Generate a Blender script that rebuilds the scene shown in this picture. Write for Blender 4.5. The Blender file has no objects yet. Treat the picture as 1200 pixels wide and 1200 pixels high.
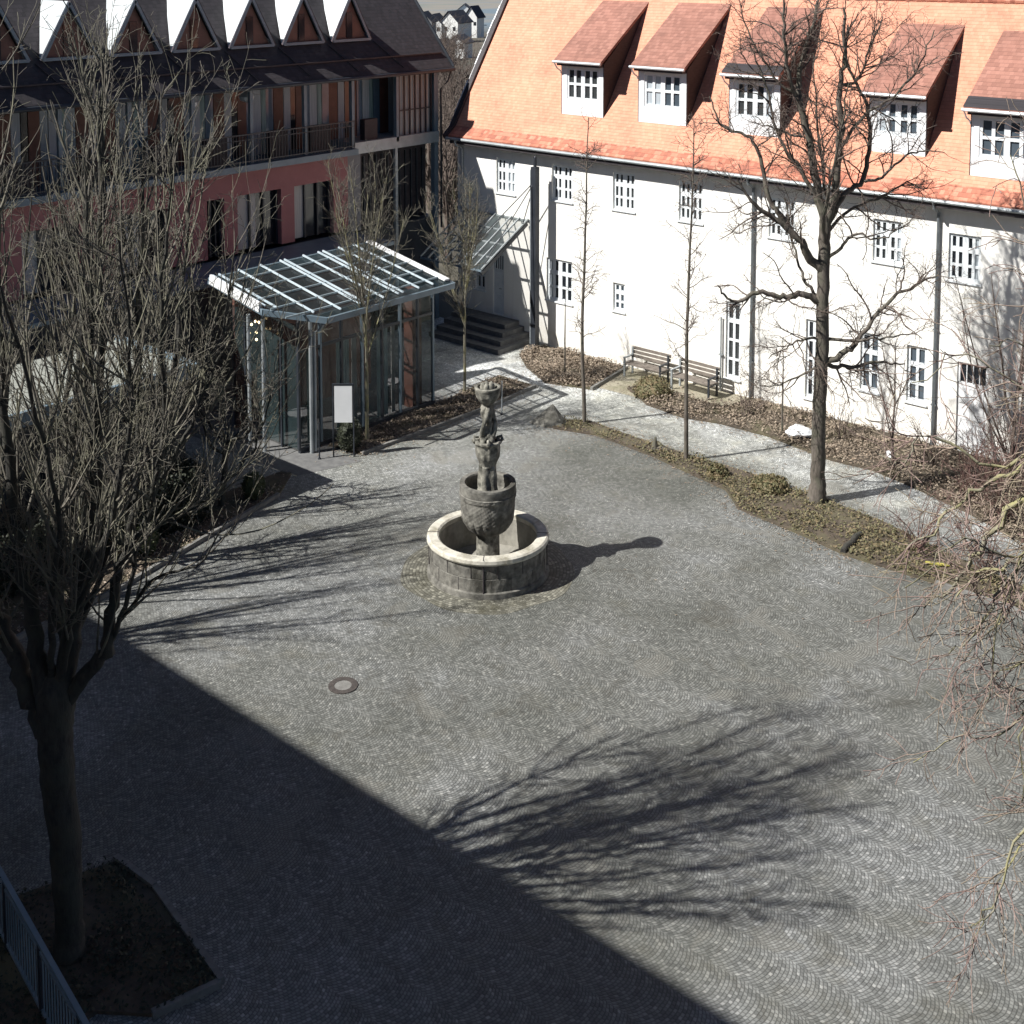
import bpy, math, random
import numpy as np
from mathutils import Vector
random.seed(7); RNG = np.random.default_rng(7)
R = math.radians; PI = math.pi
sc = bpy.context.scene; COL = sc.collection

# ------------------------------------------------------------ materials
def new_mat(name):
    m = bpy.data.materials.new(name); m.use_nodes = True
    nt = m.node_tree; b = nt.nodes['Principled BSDF']
    return m, nt, b
class NT:
    """tiny helper for node math"""
    def __init__(s, nt): s.nt = nt
    def n(s, t, **k):
        x = s.nt.nodes.new(t)
        for a, v in k.items(): setattr(x, a, v)
        return x
    def l(s, a, b): s.nt.links.new(a, b)
    def m(s, op, a, b=None, c=None, clamp=False):
        x = s.n('ShaderNodeMath', operation=op); x.use_clamp = clamp
        for i, v in enumerate((a, b, c)):
            if v is None: continue
            if isinstance(v, (int, float)): x.inputs[i].default_value = v
            else: s.l(v, x.inputs[i])
        return x.outputs[0]
    def noise(s, vec, scale, detail=4, rough=.6, dist=0):
        x = s.n('ShaderNodeTexNoise'); x.inputs['Scale'].default_value = scale
        x.inputs['Detail'].default_value = detail; x.inputs['Roughness'].default_value = rough
        x.inputs['Distortion'].default_value = dist
        if vec is not None: s.l(vec, x.inputs['Vector'])
        return x.outputs['Fac']
    def ramp(s, fac, stops):
        x = s.n('ShaderNodeValToRGB'); e = x.color_ramp.elements
        while len(e) < len(stops): e.new(.5)
        for k, (p, c) in enumerate(stops):
            e[k].position = p; e[k].color = (*c, 1) if len(c) == 3 else c
        s.l(fac, x.inputs[0]); return x.outputs[0]
    def mix(s, fac, a, b, mode='MIX'):
        x = s.n('ShaderNodeMix', data_type='RGBA', blend_type=mode)
        if isinstance(fac, (int, float)): x.inputs[0].default_value = fac
        else: s.l(fac, x.inputs[0])
        for i, v in ((6, a), (7, b)):
            if isinstance(v, tuple): x.inputs[i].default_value = (*v, 1)
            else: s.l(v, x.inputs[i])
        return x.outputs[2]
def sep(N, vec):
    x = N.n('ShaderNodeSeparateXYZ'); N.l(vec, x.inputs[0]); return x.outputs
def comb(N, *v):
    x = N.n('ShaderNodeCombineXYZ')
    for i, a in enumerate(v):
        if isinstance(a, (int, float)): x.inputs[i].default_value = a
        else: N.l(a, x.inputs[i])
    return x.outputs[0]
def world_pos(N): return N.n('ShaderNodeNewGeometry').outputs['Position']
def bump(N, b, h, strength=.4, dist=.02):
    x = N.n('ShaderNodeBump'); x.inputs['Strength'].default_value = strength; x.inputs['Distance'].default_value = dist
    N.l(h, x.inputs['Height']); N.l(x.outputs[0], b.inputs['Normal'])
def noisy(name, c1, c2, scale=3., rough=.8, metal=0, detail=5, c3=None, scale3=.6, bmp=0, stretch=None):
    m, nt, b = new_mat(name); N = NT(nt); p = world_pos(N)
    if stretch:
        x = N.n('ShaderNodeMapping'); x.inputs['Scale'].default_value = stretch; N.l(p, x.inputs[0]); p = x.outputs[0]
    f = N.noise(p, scale, detail)
    c = N.ramp(f, [(.3, c1), (.7, c2)])
    if c3 is not None:
        g = N.ramp(N.noise(world_pos(N), scale3, 5, .65), [(.48, (0, 0, 0)), (.66, (1, 1, 1))])
        c = N.mix(g, c, c3)
    N.l(c, b.inputs['Base Color']); b.inputs['Roughness'].default_value = rough; b.inputs['Metallic'].default_value = metal
    if bmp: bump(N, b, f, bmp)
    return m
def flat(name, c, rough=.6, metal=0, emit=None, es=1):
    return noisy(name, tuple(v*.86 for v in c), tuple(min(1, v*1.1) for v in c), 2.2, rough, metal)

def cobble_mat():
    m, nt, b = new_mat('granite_setts'); N = NT(nt); P = world_pos(N)
    x, y, _ = sep(N, P)
    w1 = N.noise(P, 1.3, 2); w2 = N.noise(comb(N, y, x, 3.3), 1.3, 2)
    x = N.m('ADD', x, N.m('MULTIPLY', N.m('SUBTRACT', w1, .5), .09))
    y = N.m('ADD', y, N.m('MULTIPLY', N.m('SUBTRACT', w2, .5), .09))
    w3 = N.noise(P, 9, 2); w4 = N.noise(comb(N, y, x, 7.7), 9, 2)
    x = N.m('ADD', x, N.m('MULTIPLY', N.m('SUBTRACT', w3, .5), .018)); y = N.m('ADD', y, N.m('MULTIPLY', N.m('SUBTRACT', w4, .5), .03))
    W = .76; RR = .6; S = .058
    cell = N.m('FLOOR', N.m('DIVIDE', y, W))
    yl = N.m('SUBTRACT', y, N.m('MULTIPLY', N.m('ADD', cell, .5), W))
    arc = N.m('SQRT', N.m('SUBTRACT', RR*RR, N.m('MULTIPLY', yl, yl)))
    xa = N.m('ADD', N.m('SUBTRACT', x, arc), N.m('MULTIPLY', N.m('MODULO', N.m('ABSOLUTE', cell), 2.), .31))
    r = N.m('DIVIDE', xa, S); row = N.m('FLOOR', r); rf = N.m('FRACT', r)
    al = N.m('DIVIDE', N.m('MULTIPLY', N.m('ARCSINE', N.m('DIVIDE', yl, RR)), RR), .064)
    al = N.m('ADD', al, N.m('MULTIPLY', row, .47)); st = N.m('FLOOR', al); sf = N.m('FRACT', al)
    wn = N.n('ShaderNodeTexWhiteNoise', noise_dimensions='3D'); N.l(comb(N, row, st, cell), wn.inputs['Vector'])
    rnd = wn.outputs['Value']
    def edge(f, w):
        d = N.m('ABSOLUTE', N.m('SUBTRACT', f, .5))          # .5 at the joint
        return N.m('SMOOTHSTEP', d, .5-w, .5) if False else N.m('MULTIPLY', N.m('SUBTRACT', d, .5-w), 1/w, clamp=True)
    je = N.m('MAXIMUM', edge(rf, .2), N.m('MULTIPLY', edge(sf, .16), .8))
    joint = N.m('POWER', je, .8)
    stone = N.ramp(rnd, [(0, (.108, .11, .104)), (.45, (.162, .165, .156)), (.85, (.205, .208, .198)), (.98, (.25, .25, .236)), (1, (.33, .33, .31))])
    # broad patches: moss and dirt, and worn pale lanes
    big = N.noise(P, .2, 5, .58); med = N.noise(P, 1.1, 5, .65)
    tint = N.ramp(big, [(.36, (.66, .67, .62)), (.5, (.98, .98, .95)), (.62, (1.34, 1.35, 1.38))])
    c = N.mix(1., stone, tint, 'MULTIPLY')
    c = N.mix(N.ramp(med, [(.54, (0, 0, 0)), (.74, (.5, .5, .5))]), c, (.14, .133, .1))
    rep_ = N.ramp(N.noise(P, .55, 3, .5, 1.2), [(.6, (0, 0, 0)), (.63, (.5, .5, .5))]); c = N.mix(rep_, c, (.2, .195, .17))
    dk = N.ramp(N.noise(comb(N, y, x, 2.), .8, 6, .75, .6), [(.56, (0, 0, 0)), (.7, (.65, .65, .65))]); c = N.mix(dk, c, (.075, .07, .055))
    # paler setts along the walk under the long wall and in the north corner
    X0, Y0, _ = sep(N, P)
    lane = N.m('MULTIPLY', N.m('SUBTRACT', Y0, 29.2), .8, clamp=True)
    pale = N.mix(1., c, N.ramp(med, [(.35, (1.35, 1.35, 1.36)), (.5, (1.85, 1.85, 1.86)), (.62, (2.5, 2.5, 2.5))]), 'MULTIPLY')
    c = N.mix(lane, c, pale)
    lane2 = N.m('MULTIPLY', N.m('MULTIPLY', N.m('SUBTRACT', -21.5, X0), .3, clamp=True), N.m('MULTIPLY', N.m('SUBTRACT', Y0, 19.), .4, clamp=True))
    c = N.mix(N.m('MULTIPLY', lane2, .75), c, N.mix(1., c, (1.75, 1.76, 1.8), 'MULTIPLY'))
    moss = N.ramp(N.noise(P, .8, 4), [(.4, (.085, .083, .06)), (.7, (.033, .033, .028))])
    c = N.mix(N.m('MULTIPLY', joint, .72), c, (.024, .024, .021))
    spots = N.ramp(N.noise(P, 2.6, 2, .4), [(.76, (0, 0, 0)), (.82, (.8, .8, .8))])
    c = N.mix(spots, c, (.05, .047, .04))
    N.l(c, b.inputs['Base Color'])
    b.inputs['Roughness'].default_value = .62
    h = N.m('SUBTRACT', N.m('MULTIPLY', rnd, .45), joint); bump(N, b, h, .45, .01)
    return m
def ring_cobble(cx, cy):
    m, nt, b = new_mat('apron_setts'); N = NT(nt); P = world_pos(N); x, y, _ = sep(N, P)
    x = N.m('SUBTRACT', x, cx); y = N.m('SUBTRACT', y, cy)
    rr = N.m('SQRT', N.m('ADD', N.m('MULTIPLY', x, x), N.m('MULTIPLY', y, y)))
    r = N.m('DIVIDE', rr, .075); row = N.m('FLOOR', r); rf = N.m('FRACT', r)
    al = N.m('MULTIPLY', N.m('ARCTAN2', y, x), 22.); al = N.m('ADD', al, N.m('MULTIPLY', row, .5)); sf = N.m('FRACT', al)
    wn = N.n('ShaderNodeTexWhiteNoise', noise_dimensions='3D'); N.l(comb(N, row, N.m('FLOOR', al), 0.), wn.inputs['Vector'])
    def edge(f, w): return N.m('MULTIPLY', N.m('SUBTRACT', N.m('ABSOLUTE', N.m('SUBTRACT', f, .5)), .5-w), 1/w, clamp=True)
    j = N.m('MAXIMUM', edge(rf, .2), N.m('MULTIPLY', edge(sf, .15), .7))
    st = N.ramp(wn.outputs['Value'], [(0, (.09, .087, .07)), (.6, (.165, .16, .13)), (1, (.28, .27, .22))])
    c = N.mix(N.ramp(N.noise(P, 1.5, 5), [(.5, (0, 0, 0)), (.68, (.75, .75, .75))]), st, (.075, .07, .045))
    c = N.mix(N.m('MULTIPLY', j, .8), c, (.04, .037, .026)); N.l(c, b.inputs['Base Color']); b.inputs['Roughness'].default_value = .7
    bump(N, b, N.m('SUBTRACT', 1., j), .5, .01); return m
def tile_mat(name, ca, cb, cc, row=.17, col=.19, dark=.45, pitch_axis='z'):
    m, nt, b = new_mat(name); N = NT(nt); P = world_pos(N); x, y, z = sep(N, P)
    r = N.m('DIVIDE', z, row); ri = N.m('FLOOR', r); rf = N.m('FRACT', r)
    a = N.m('ADD', x, N.m('MULTIPLY', y, 1.0 if pitch_axis == 'y' else 0.))
    a = N.m('ADD', N.m('DIVIDE', a if pitch_axis != 'Y' else y, col), N.m('MULTIPLY', ri, .5)); ai = N.m('FLOOR', a); af = N.m('FRACT', a)
    wn = N.n('ShaderNodeTexWhiteNoise', noise_dimensions='3D'); N.l(comb(N, ri, ai, 1.), wn.inputs['Vector'])
    c = N.ramp(wn.outputs['Value'], [(0, ca), (.5, cb), (1, cc)])
    g = N.ramp(N.noise(P, .7, 6, .7), [(.38, (1.06, 1.06, 1.06)), (.55, (.93, .93, .93)), (.75, (.66, .67, .66))])
    c = N.mix(1., c, g, 'MULTIPLY')
    j = N.m('MULTIPLY', N.m('SUBTRACT', .22, rf), 4.5, clamp=True)
    j2 = N.m('MULTIPLY', N.m('SUBTRACT', N.m('ABSOLUTE', N.m('SUBTRACT', af, .5)), .42), 10., clamp=True)
    j = N.m('MAXIMUM', j, N.m('MULTIPLY', j2, .5))
    c = N.mix(N.m('MULTIPLY', j, dark), c, tuple(v*.3 for v in ca)); N.l(c, b.inputs['Base Color'])
    b.inputs['Roughness'].default_value = .75
    bump(N, b, N.m('ADD', N.m('MULTIPLY', rf, -.8), N.m('MULTIPLY', wn.outputs['Value'], .3)), .6, .03)
    return m
def glass_mat(name, tint, alpha=.35, rough=.06):
    m, nt, b = new_mat(name); N = NT(nt)
    c = N.ramp(N.noise(world_pos(N), 1.1, 3), [(.35, tuple(v*.6 for v in tint)), (.7, tint)])
    N.l(c, b.inputs['Base Color']); b.inputs['Roughness'].default_value = rough; b.inputs['Alpha'].default_value = alpha
    b.inputs['Specular IOR Level'].default_value = .7
    return m
def plaster_mat():
    m, nt, b = new_mat('cream_plaster'); N = NT(nt); P = world_pos(N); x, y, z = sep(N, P)
    mp = N.n('ShaderNodeMapping'); mp.inputs['Scale'].default_value = (1, 1, .35); N.l(P, mp.inputs[0])
    f = N.noise(mp.outputs[0], 1.2, 6, .7)
    c = N.ramp(f, [(.3, (.79, .77, .715)), (.6, (.85, .835, .79))])
    m3 = N.n('ShaderNodeMapping'); m3.inputs['Scale'].default_value = (2.2, 1, .12); N.l(P, m3.inputs[0])
    sk = N.ramp(N.noise(m3.outputs[0], 1.6, 6, .7), [(.52, (0, 0, 0)), (.72, (.45, .45, .45))]); c = N.mix(sk, c, (.64, .62, .56))
    low = N.m('MULTIPLY', N.m('SUBTRACT', 1.6, z), .6, clamp=True)
    st = N.m('MULTIPLY', N.m('MULTIPLY', low, N.ramp(N.noise(P, 2.3, 6, .7), [(.4, (0, 0, 0)), (.65, (1, 1, 1))])), .55)
    c = N.mix(st, c, (.55, .49, .38)); N.l(c, b.inputs['Base Color']); b.inputs['Roughness'].default_value = .9
    bump(N, b, N.noise(P, 30, 3), .15, .01); return m
def bark_mat(name, a, b_, c_):
    m, nt, b = new_mat(name); N = NT(nt); P = world_pos(N)
    mp = N.n('ShaderNodeMapping'); mp.inputs['Scale'].default_value = (1, 1, .25); N.l(P, mp.inputs[0])
    f = N.noise(mp.outputs[0], 14, 5, .7)
    c = N.ramp(f, [(.3, a), (.6, b_)])
    c = N.mix(N.ramp(N.noise(P, 2.2, 4), [(.45, (0, 0, 0)), (.65, (.8, .8, .8))]), c, c_)
    N.l(c, b.inputs['Base Color']); b.inputs['Roughness'].default_value = .85; bump(N, b, f, .6, .03); return m
def leafmat(name, stops, scale=9):
    m, nt, b = new_mat(name); N = NT(nt)
    wn = N.noise(world_pos(N), scale, 4, .8)
    N.l(N.ramp(wn, stops), b.inputs['Base Color']); b.inputs['Roughness'].default_value = .7; return m

M = {}
M['cobble'] = cobble_mat()
M['plaster'] = plaster_mat()
M['rooftile'] = tile_mat('orange_clay_tiles', (.6, .255, .155), (.64, .28, .175), (.68, .315, .2), row=.1, col=.11, dark=.38)
M['eavetile'] = tile_mat('new_red_clay_tiles', (.36, .13, .085), (.5, .18, .11), (.6, .27, .18), row=.11, col=.13)
M['dormertile'] = tile_mat('red_brown_clay_tiles', (.27, .125, .092), (.32, .15, .11), (.37, .18, .135), row=.1, col=.13)
M['slate'] = noisy('dark_slate', (.022, .018, .02), (.05, .04, .044), 5, .7, stretch=(1, 1, 4))
M['darktile'] = tile_mat('dark_brown_tiles', (.028, .025, .028), (.037, .032, .036), (.046, .04, .045), row=.12, col=.14, pitch_axis='Y')
M['redwall'] = noisy('brick_red_render', (.33, .145, .145), (.4, .18, .175), 1.5, .85)
M['rustpanel'] = noisy('rust_brown_panel', (.1, .045, .032), (.17, .075, .055), 3, .6)
M['greywall'] = noisy('grey_render', (.2, .2, .205), (.26, .26, .265), 1.5, .85)
M['steel'] = noisy('blue_grey_painted_steel', (.13, .18, .215), (.19, .245, .285), 2, .45)
M['darksteel'] = noisy('dark_painted_steel', (.018, .022, .028), (.035, .04, .05), 2, .45)
M['palesteel'] = noisy('pale_galvanised_steel', (.3, .33, .34), (.42, .45, .46), 3, .42, .3)
M['ribsteel'] = noisy('pale_blue_grey_steel', (.4, .48, .53), (.62, .7, .74), 1.7, .4)
M['roofsteel'] = noisy('bluish_light_steel', (.26, .33, .36), (.38, .45, .48), 3, .4, .2)
M['white'] = noisy('white_gloss_paint', (.74, .75, .75), (.83, .84, .84), 2, .5)
M['whitewin'] = noisy('white_window_wood', (.62, .66, .68), (.76, .79, .8), 3, .5)
M['zinc'] = noisy('bright_zinc_sheet', (.52, .56, .58), (.66, .7, .71), 3, .35, .25)
M['gutter'] = noisy('grey_zinc_gutter', (.13, .15, .16), (.22, .24, .25), 3, .4, .4)
M['pane'] = flat('dark_window_glass', (.018, .022, .028), .08)
M['panelblue'] = flat('painted_reflection_blue_glass', (.13, .19, .25), .1)  # blue reflection painted in as base colour
M['panegrey'] = flat('greyish_window_glass', (.045, .05, .052), .12)
M['paneblue'] = flat('bluish_window_glass', (.07, .09, .11), .07)
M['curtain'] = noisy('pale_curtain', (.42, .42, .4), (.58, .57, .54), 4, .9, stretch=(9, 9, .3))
M['galcurtain'] = noisy('shade_tinted_curtain', (.3, .34, .37), (.46, .5, .53), 4, .9, stretch=(9, 9, .3))  # darker copy of the pale curtain, shade mixed into the cloth colour
M['teal'] = noisy('teal_curtain', (.12, .2, .2), (.3, .42, .42), 3, .7, stretch=(5, 5, .3))
M['teal2'] = noisy('pale_teal_curtain', (.3, .42, .42), (.55, .66, .66), 3, .7, stretch=(5, 5, .3))
M['glass'] = glass_mat('pavilion_glass', (.05, .08, .085), .32)
M['clearglass'] = glass_mat('clear_roof_glass', (.2, .24, .24), .16, .1)
M['roofglass'] = glass_mat('roof_glass', (.05, .08, .09), .2, .08)
M['stone'] = noisy('weathered_sandstone', (.06, .057, .05), (.24, .23, .2), 6, .9, detail=9, c3=(.055, .052, .042), scale3=1.6, bmp=1)
M['rimstone'] = noisy('pale_rim_stone', (.42, .4, .34), (.62, .59, .5), 6, .85, detail=6, c3=(.26, .24, .18), scale3=2.5, bmp=.3)
M['lining'] = noisy('shade_darkened_basin_stone', (.2, .19, .165), (.34, .325, .28), 5, .8, detail=6, c3=(.15, .14, .11), scale3=1.5)  # darker than the rim: shade inside the basin put into the colour
M['carved'] = noisy('mottled_carved_stone', (.06, .057, .048), (.36, .345, .29), 8, .9, detail=9, c3=(.05, .05, .04), scale3=2.6, bmp=1)  # strong random pale and dark patches
M['kerb'] = noisy('kerb_stone', (.13, .125, .115), (.22, .215, .2), 6, .85, bmp=.3)
M['soil'] = noisy('bed_soil', (.045, .036, .027), (.11, .085, .06), 5, .95, detail=7, c3=(.1, .09, .05), scale3=1.2, bmp=.6)
M['gravel'] = noisy('beige_gravel', (.2, .18, .13), (.38, .35, .27), 22, .95, detail=6, c3=(.17, .16, .1), scale3=1.1, bmp=.4)
M['roofgravel'] = noisy('roof_gravel', (.17, .18, .16), (.34, .35, .31), 16, .95, detail=6, bmp=.4)
M['paving'] = noisy('dark_paving', (.1, .1, .1), (.17, .17, .165), 5, .8)
M['bark'] = bark_mat('grey_bark', (.055, .045, .036), (.14, .12, .1), (.1, .1, .07))
M['olive'] = bark_mat('shade_darkened_olive_bark', (.014, .013, .012), (.045, .042, .035), (.05, .05, .038))  # bark darkened, the shade on the trunks is in its colour
M['shoot'] = bark_mat('olive_brown_shoots', (.05, .045, .037), (.15, .135, .11), (.18, .175, .12))
M['twig'] = bark_mat('grey_brown_twigs', (.075, .055, .045), (.15, .115, .095), (.13, .1, .08))
M['paletwig'] = bark_mat('pale_pinkish_twigs', (.17, .11, .095), (.32, .23, .2), (.3, .27, .18))
M['redtwig'] = bark_mat('reddish_twigs', (.12, .065, .055), (.2, .115, .1), (.17, .12, .09))
M['lichen'] = bark_mat('lichen_bark', (.07, .065, .05), (.26, .24, .18), (.3, .28, .12))
M['drybrown'] = leafmat('dry_brown_leaves', [(.3, (.08, .06, .042)), (.5, (.22, .17, .125)), (.6, (.36, .3, .225)), (.68, (.28, .17, .11)), (.78, (.14, .13, .07))])
M['groundcover'] = leafmat('mixed_ground_cover', [(.3, (.05, .06, .026)), (.48, (.13, .12, .055)), (.6, (.2, .14, .08)), (.75, (.09, .1, .04))])
M['box'] = leafmat('boxwood_leaves', [(.3, (.03, .038, .016)), (.7, (.1, .115, .045))], 14)
M['hedge'] = leafmat('dark_evergreen', [(.3, (.012, .016, .009)), (.7, (.035, .042, .02))], 10)
M['wood'] = noisy('weathered_bench_wood', (.12, .1, .085), (.23, .2, .17), 8, .7)
M['iron'] = noisy('cast_iron', (.06, .052, .048), (.11, .095, .085), 12, .6, .3)
M['bag'] = noisy('white_plastic', (.7, .72, .74), (.82, .84, .85), 5, .5)
M['yellow'] = flat('yellow_plastic', (.4, .36, .08), .5)

# ------------------------------------------------------------ geometry helper
class MB:
    def __init__(s): s.v = []; s.f = []; s.n = 0
    def add(s, vs, fs):
        o = s.n; s.v.extend(tuple(map(float, p)) for p in vs); s.n += len(vs)
        s.f.extend(tuple(i+o for i in f) for f in fs); return s
    def box(s, x0, x1, y0, y1, z0, z1):
        return s.add([(x0, y0, z0), (x1, y0, z0), (x1, y1, z0), (x0, y1, z0), (x0, y0, z1), (x1, y0, z1), (x1, y1, z1), (x0, y1, z1)],
                     [(0, 3, 2, 1), (4, 5, 6, 7), (0, 1, 5, 4), (1, 2, 6, 5), (2, 3, 7, 6), (3, 0, 4, 7)])
    def quad(s, *p): return s.add(p, [tuple(range(len(p)))])
    def slab(s, pts, off):
        """polygon pts extruded by the vector off"""
        n = len(pts); q = [tuple(a+b for a, b in zip(p, off)) for p in pts]
        return s.add(list(pts)+q, [tuple(range(n))[::-1], tuple(range(n, 2*n))]+[(i, (i+1) % n, n+(i+1) % n, n+i) for i in range(n)])
    def bar(s, p, q, w, h=None):
        """rectangular bar from p to q, w wide, h high"""
        h = h or w; p = Vector(p); q = Vector(q); d = (q-p).normalized()
        u = d.cross(Vector((0, 0, 1)))
        if u.length < 1e-3: u = Vector((1, 0, 0))
        u.normalize(); t = u.cross(d)
        c = [u*(-w/2)+t*(-h/2), u*(w/2)+t*(-h/2), u*(w/2)+t*(h/2), u*(-w/2)+t*(h/2)]
        return s.add([p+k for k in c]+[q+k for k in c], [(0, 3, 2, 1), (4, 5, 6, 7), (0, 1, 5, 4), (1, 2, 6, 5), (2, 3, 7, 6), (3, 0, 4, 7)])
    def tube(s, pts, r, n=8):
        pts = [Vector(p) for p in pts]; rr = r if isinstance(r, (list, tuple)) else [r]*len(pts)
        vs = []
        for i, p in enumerate(pts):
            d = (pts[min(i+1, len(pts)-1)]-pts[max(i-1, 0)]).normalized()
            u = d.cross(Vector((0, 0, 1)) if abs(d.z) < .9 else Vector((1, 0, 0))).normalized(); t = d.cross(u)
            vs += [p+(u*math.cos(2*PI*k/n)+t*math.sin(2*PI*k/n))*rr[i] for k in range(n)]
        fs = [(i*n+k, i*n+(k+1) % n, (i+1)*n+(k+1) % n, (i+1)*n+k) for i in range(len(pts)-1) for k in range(n)]
        fs += [tuple(range(n))[::-1], tuple(range((len(pts)-1)*n, len(pts)*n))]
        return s.add(vs, fs)
    def lathe(s, cx, cy, prof, n=48, fn=None, caps=True):
        vs = []
        for (r, z) in prof:
            for k in range(n):
                a = 2*PI*k/n; rr = r*(fn(a, z) if fn else 1)
                vs.append((cx+rr*math.cos(a), cy+rr*math.sin(a), z))
        fs = [(i*n+k, i*n+(k+1) % n, (i+1)*n+(k+1) % n, (i+1)*n+k) for i in range(len(prof)-1) for k in range(n)]
        if caps: fs += [tuple(range(n))[::-1], tuple(range((len(prof)-1)*n, len(prof)*n))]
        return s.add(vs, fs)
def origin(par):
    o = Vector((0, 0, 0))
    while par is not None: o += par.location; par = par.parent
    return o
def obj(name, mb, mat, par=None, loc=None, smooth=False):
    """links a mesh given in world metres; its origin is its parent's base (or loc)"""
    o3 = origin(par) if par is not None else Vector(loc or (0, 0, 0))
    me = bpy.data.meshes.new(name)
    me.from_pydata([(x-o3.x, y-o3.y, z-o3.z) for x, y, z in mb.v], [], mb.f)
    me.materials.append(mat if not isinstance(mat, str) else M[mat])
    if smooth: me.polygons.foreach_set('use_smooth', [True]*len(me.polygons))
    o = bpy.data.objects.new(name, me); COL.objects.link(o)
    if par is not None: o.parent = par
    else: o.location = o3
    return o
def tag(o, label=None, cat=None, group=None, kind=None):
    if label: o['label'] = label
    if cat: o['category'] = cat
    if group: o['group'] = group
    if kind: o['kind'] = kind
    return o
def thing(name, label, cat, loc, group=None):
    o = bpy.data.objects.new(name, None); COL.objects.link(o); o.location = loc; o.empty_display_size = .2
    return tag(o, label, cat, group)
def poly_sheet(name, pts, z, mat, kind='structure'):
    mb = MB(); mb.quad(*[(x, y, z) for x, y in pts]); o = obj(name, mb, mat); 
    if kind: tag(o, kind=kind)
    return o
def copy_thing(t, loc, label):
    c = t.copy(); COL.objects.link(c); c.location = loc; c['label'] = label
    for ch in t.children:
        d = ch.copy(); COL.objects.link(d); d.parent = c
        for g in ch.children:
            e = g.copy(); COL.objects.link(e); e.parent = d
    return c

# ------------------------------------------------------------ bare trees
RIGHT = Vector((.752, .659, 0)); UP = Vector((0, 0, 1)); FWD = Vector((-.659, .752, 0))
class Branches:
    def __init__(s): s.lines = []
    def add(s, pts, radii): s.lines.append((np.array(pts, float), np.array(radii, float)))
    def mesh(s, name, mat, par, minr=.0):
        V = []; F = []; off = 0; base = np.array(origin(par))
        for P, r in s.lines:
            n = len(P)
            if n < 2: continue
            mr = r.max(); k = 10 if mr > .12 else 7 if mr > .05 else 5 if mr > .02 else 3
            d = np.empty_like(P); d[1:-1] = P[2:]-P[:-2]; d[0] = P[1]-P[0]; d[-1] = P[-1]-P[-2]
            d /= np.linalg.norm(d, axis=1)[:, None]+1e-9
            ref = np.where(np.abs(d[:, 2:3]) < .95, np.array([[0, 0, 1.]]), np.array([[1., 0, 0]]))
            if abs(d[:, 2]).max() > .93: ref = np.repeat(np.array([[.9, .43, 0.05]]), n, 0)
            u = np.cross(d, ref); u /= np.linalg.norm(u, axis=1)[:, None]+1e-9; t = np.cross(d, u)
            a = np.arange(k)*2*PI/k
            ring = P[:, None, :]+(u[:, None, :]*np.cos(a)[None, :, None]+t[:, None, :]*np.sin(a)[None, :, None])*np.maximum(r, minr)[:, None, None]
            V.append(ring.reshape(-1, 3))
            i = np.arange(n-1)[:, None]*k; j = np.arange(k)[None, :]; j2 = (j+1) % k
            F.append(np.stack([i+j, i+j2, i+k+j2, i+k+j], -1).reshape(-1, 4)+off); off += n*k
        V = np.concatenate(V)-base; F = np.concatenate(F)
        me = bpy.data.meshes.new(name); me.vertices.add(len(V)); me.vertices.foreach_set('co', V.ravel())
        me.loops.add(F.size); me.loops.foreach_set('vertex_index', F.ravel().astype(np.int32))
        me.polygons.add(len(F)); me.polygons.foreach_set('loop_start', np.arange(0, F.size, 4, dtype=np.int32))
        me.polygons.foreach_set('use_smooth', np.ones(len(F), bool))
        me.update(calc_edges=True); me.materials.append(M[mat])
        o = bpy.data.objects.new(name, me); COL.objects.link(o); o.parent = par; return o
def walk(p, d, L, r0, r1, n, gnarl, up, rng):
    """one wandering shoot"""
    P = [np.array(p, float)]; d = np.array(d, float); d /= np.linalg.norm(d)
    st = L/n
    for i in range(n):
        d = d+rng.normal(0, gnarl, 3)+np.array([0, 0, up]); d /= np.linalg.norm(d)
        P.append(P[-1]+d*st)
    return np.array(P), np.linspace(r0, r1, n+1)
def rand_perp(d, rng):
    v = rng.normal(size=3); v -= d*np.dot(v, d)/np.dot(d, d); return v/(np.linalg.norm(v)+1e-9)
def ramify(B, P, r, cfg, level, rng):
    """side shoots along the branch P; cfg[level] = dict(n per metre, ang, len, gnarl, up, start)"""
    if level >= len(cfg): return
    c = cfg[level]; seg = np.linalg.norm(np.diff(P, axis=0), axis=1); L = seg.sum(); cum = np.concatenate([[0], np.cumsum(seg)])
    k = rng.poisson(c['n']*L*(1-c.get('start', 0)))
    for _ in range(k):
        s = L*(c.get('start', 0)+(1-c.get('start', 0))*rng.random()); i = min(np.searchsorted(cum, s)-1, len(seg)-1); i = max(i, 0)
        f = (s-cum[i])/(seg[i]+1e-9); p = P[i]*(1-f)+P[i+1]*f; rr = r[i]*(1-f)+r[i+1]*f
        d = (P[i+1]-P[i])/(seg[i]+1e-9); a = R(c['ang']+rng.normal(0, 10))
        q = d*math.cos(a)+rand_perp(d, rng)*math.sin(a)
        l = c['len']*(.45+.9*rng.random())*(1-.45*s/L)
        r0 = min(rr*.7, c.get('r', 1)*(.7+.6*rng.random())); r0 = max(r0, .0035)
        if p[2] < c.get('zmin', 0): continue
        PP, RR = walk(p, q, l, r0, r0*.4, max(3, int(l/c.get('step', .16))), c['gnarl'], c['up'], rng)
        B.add(PP, RR); ramify(B, PP, RR, cfg, level+1, rng)
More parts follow.
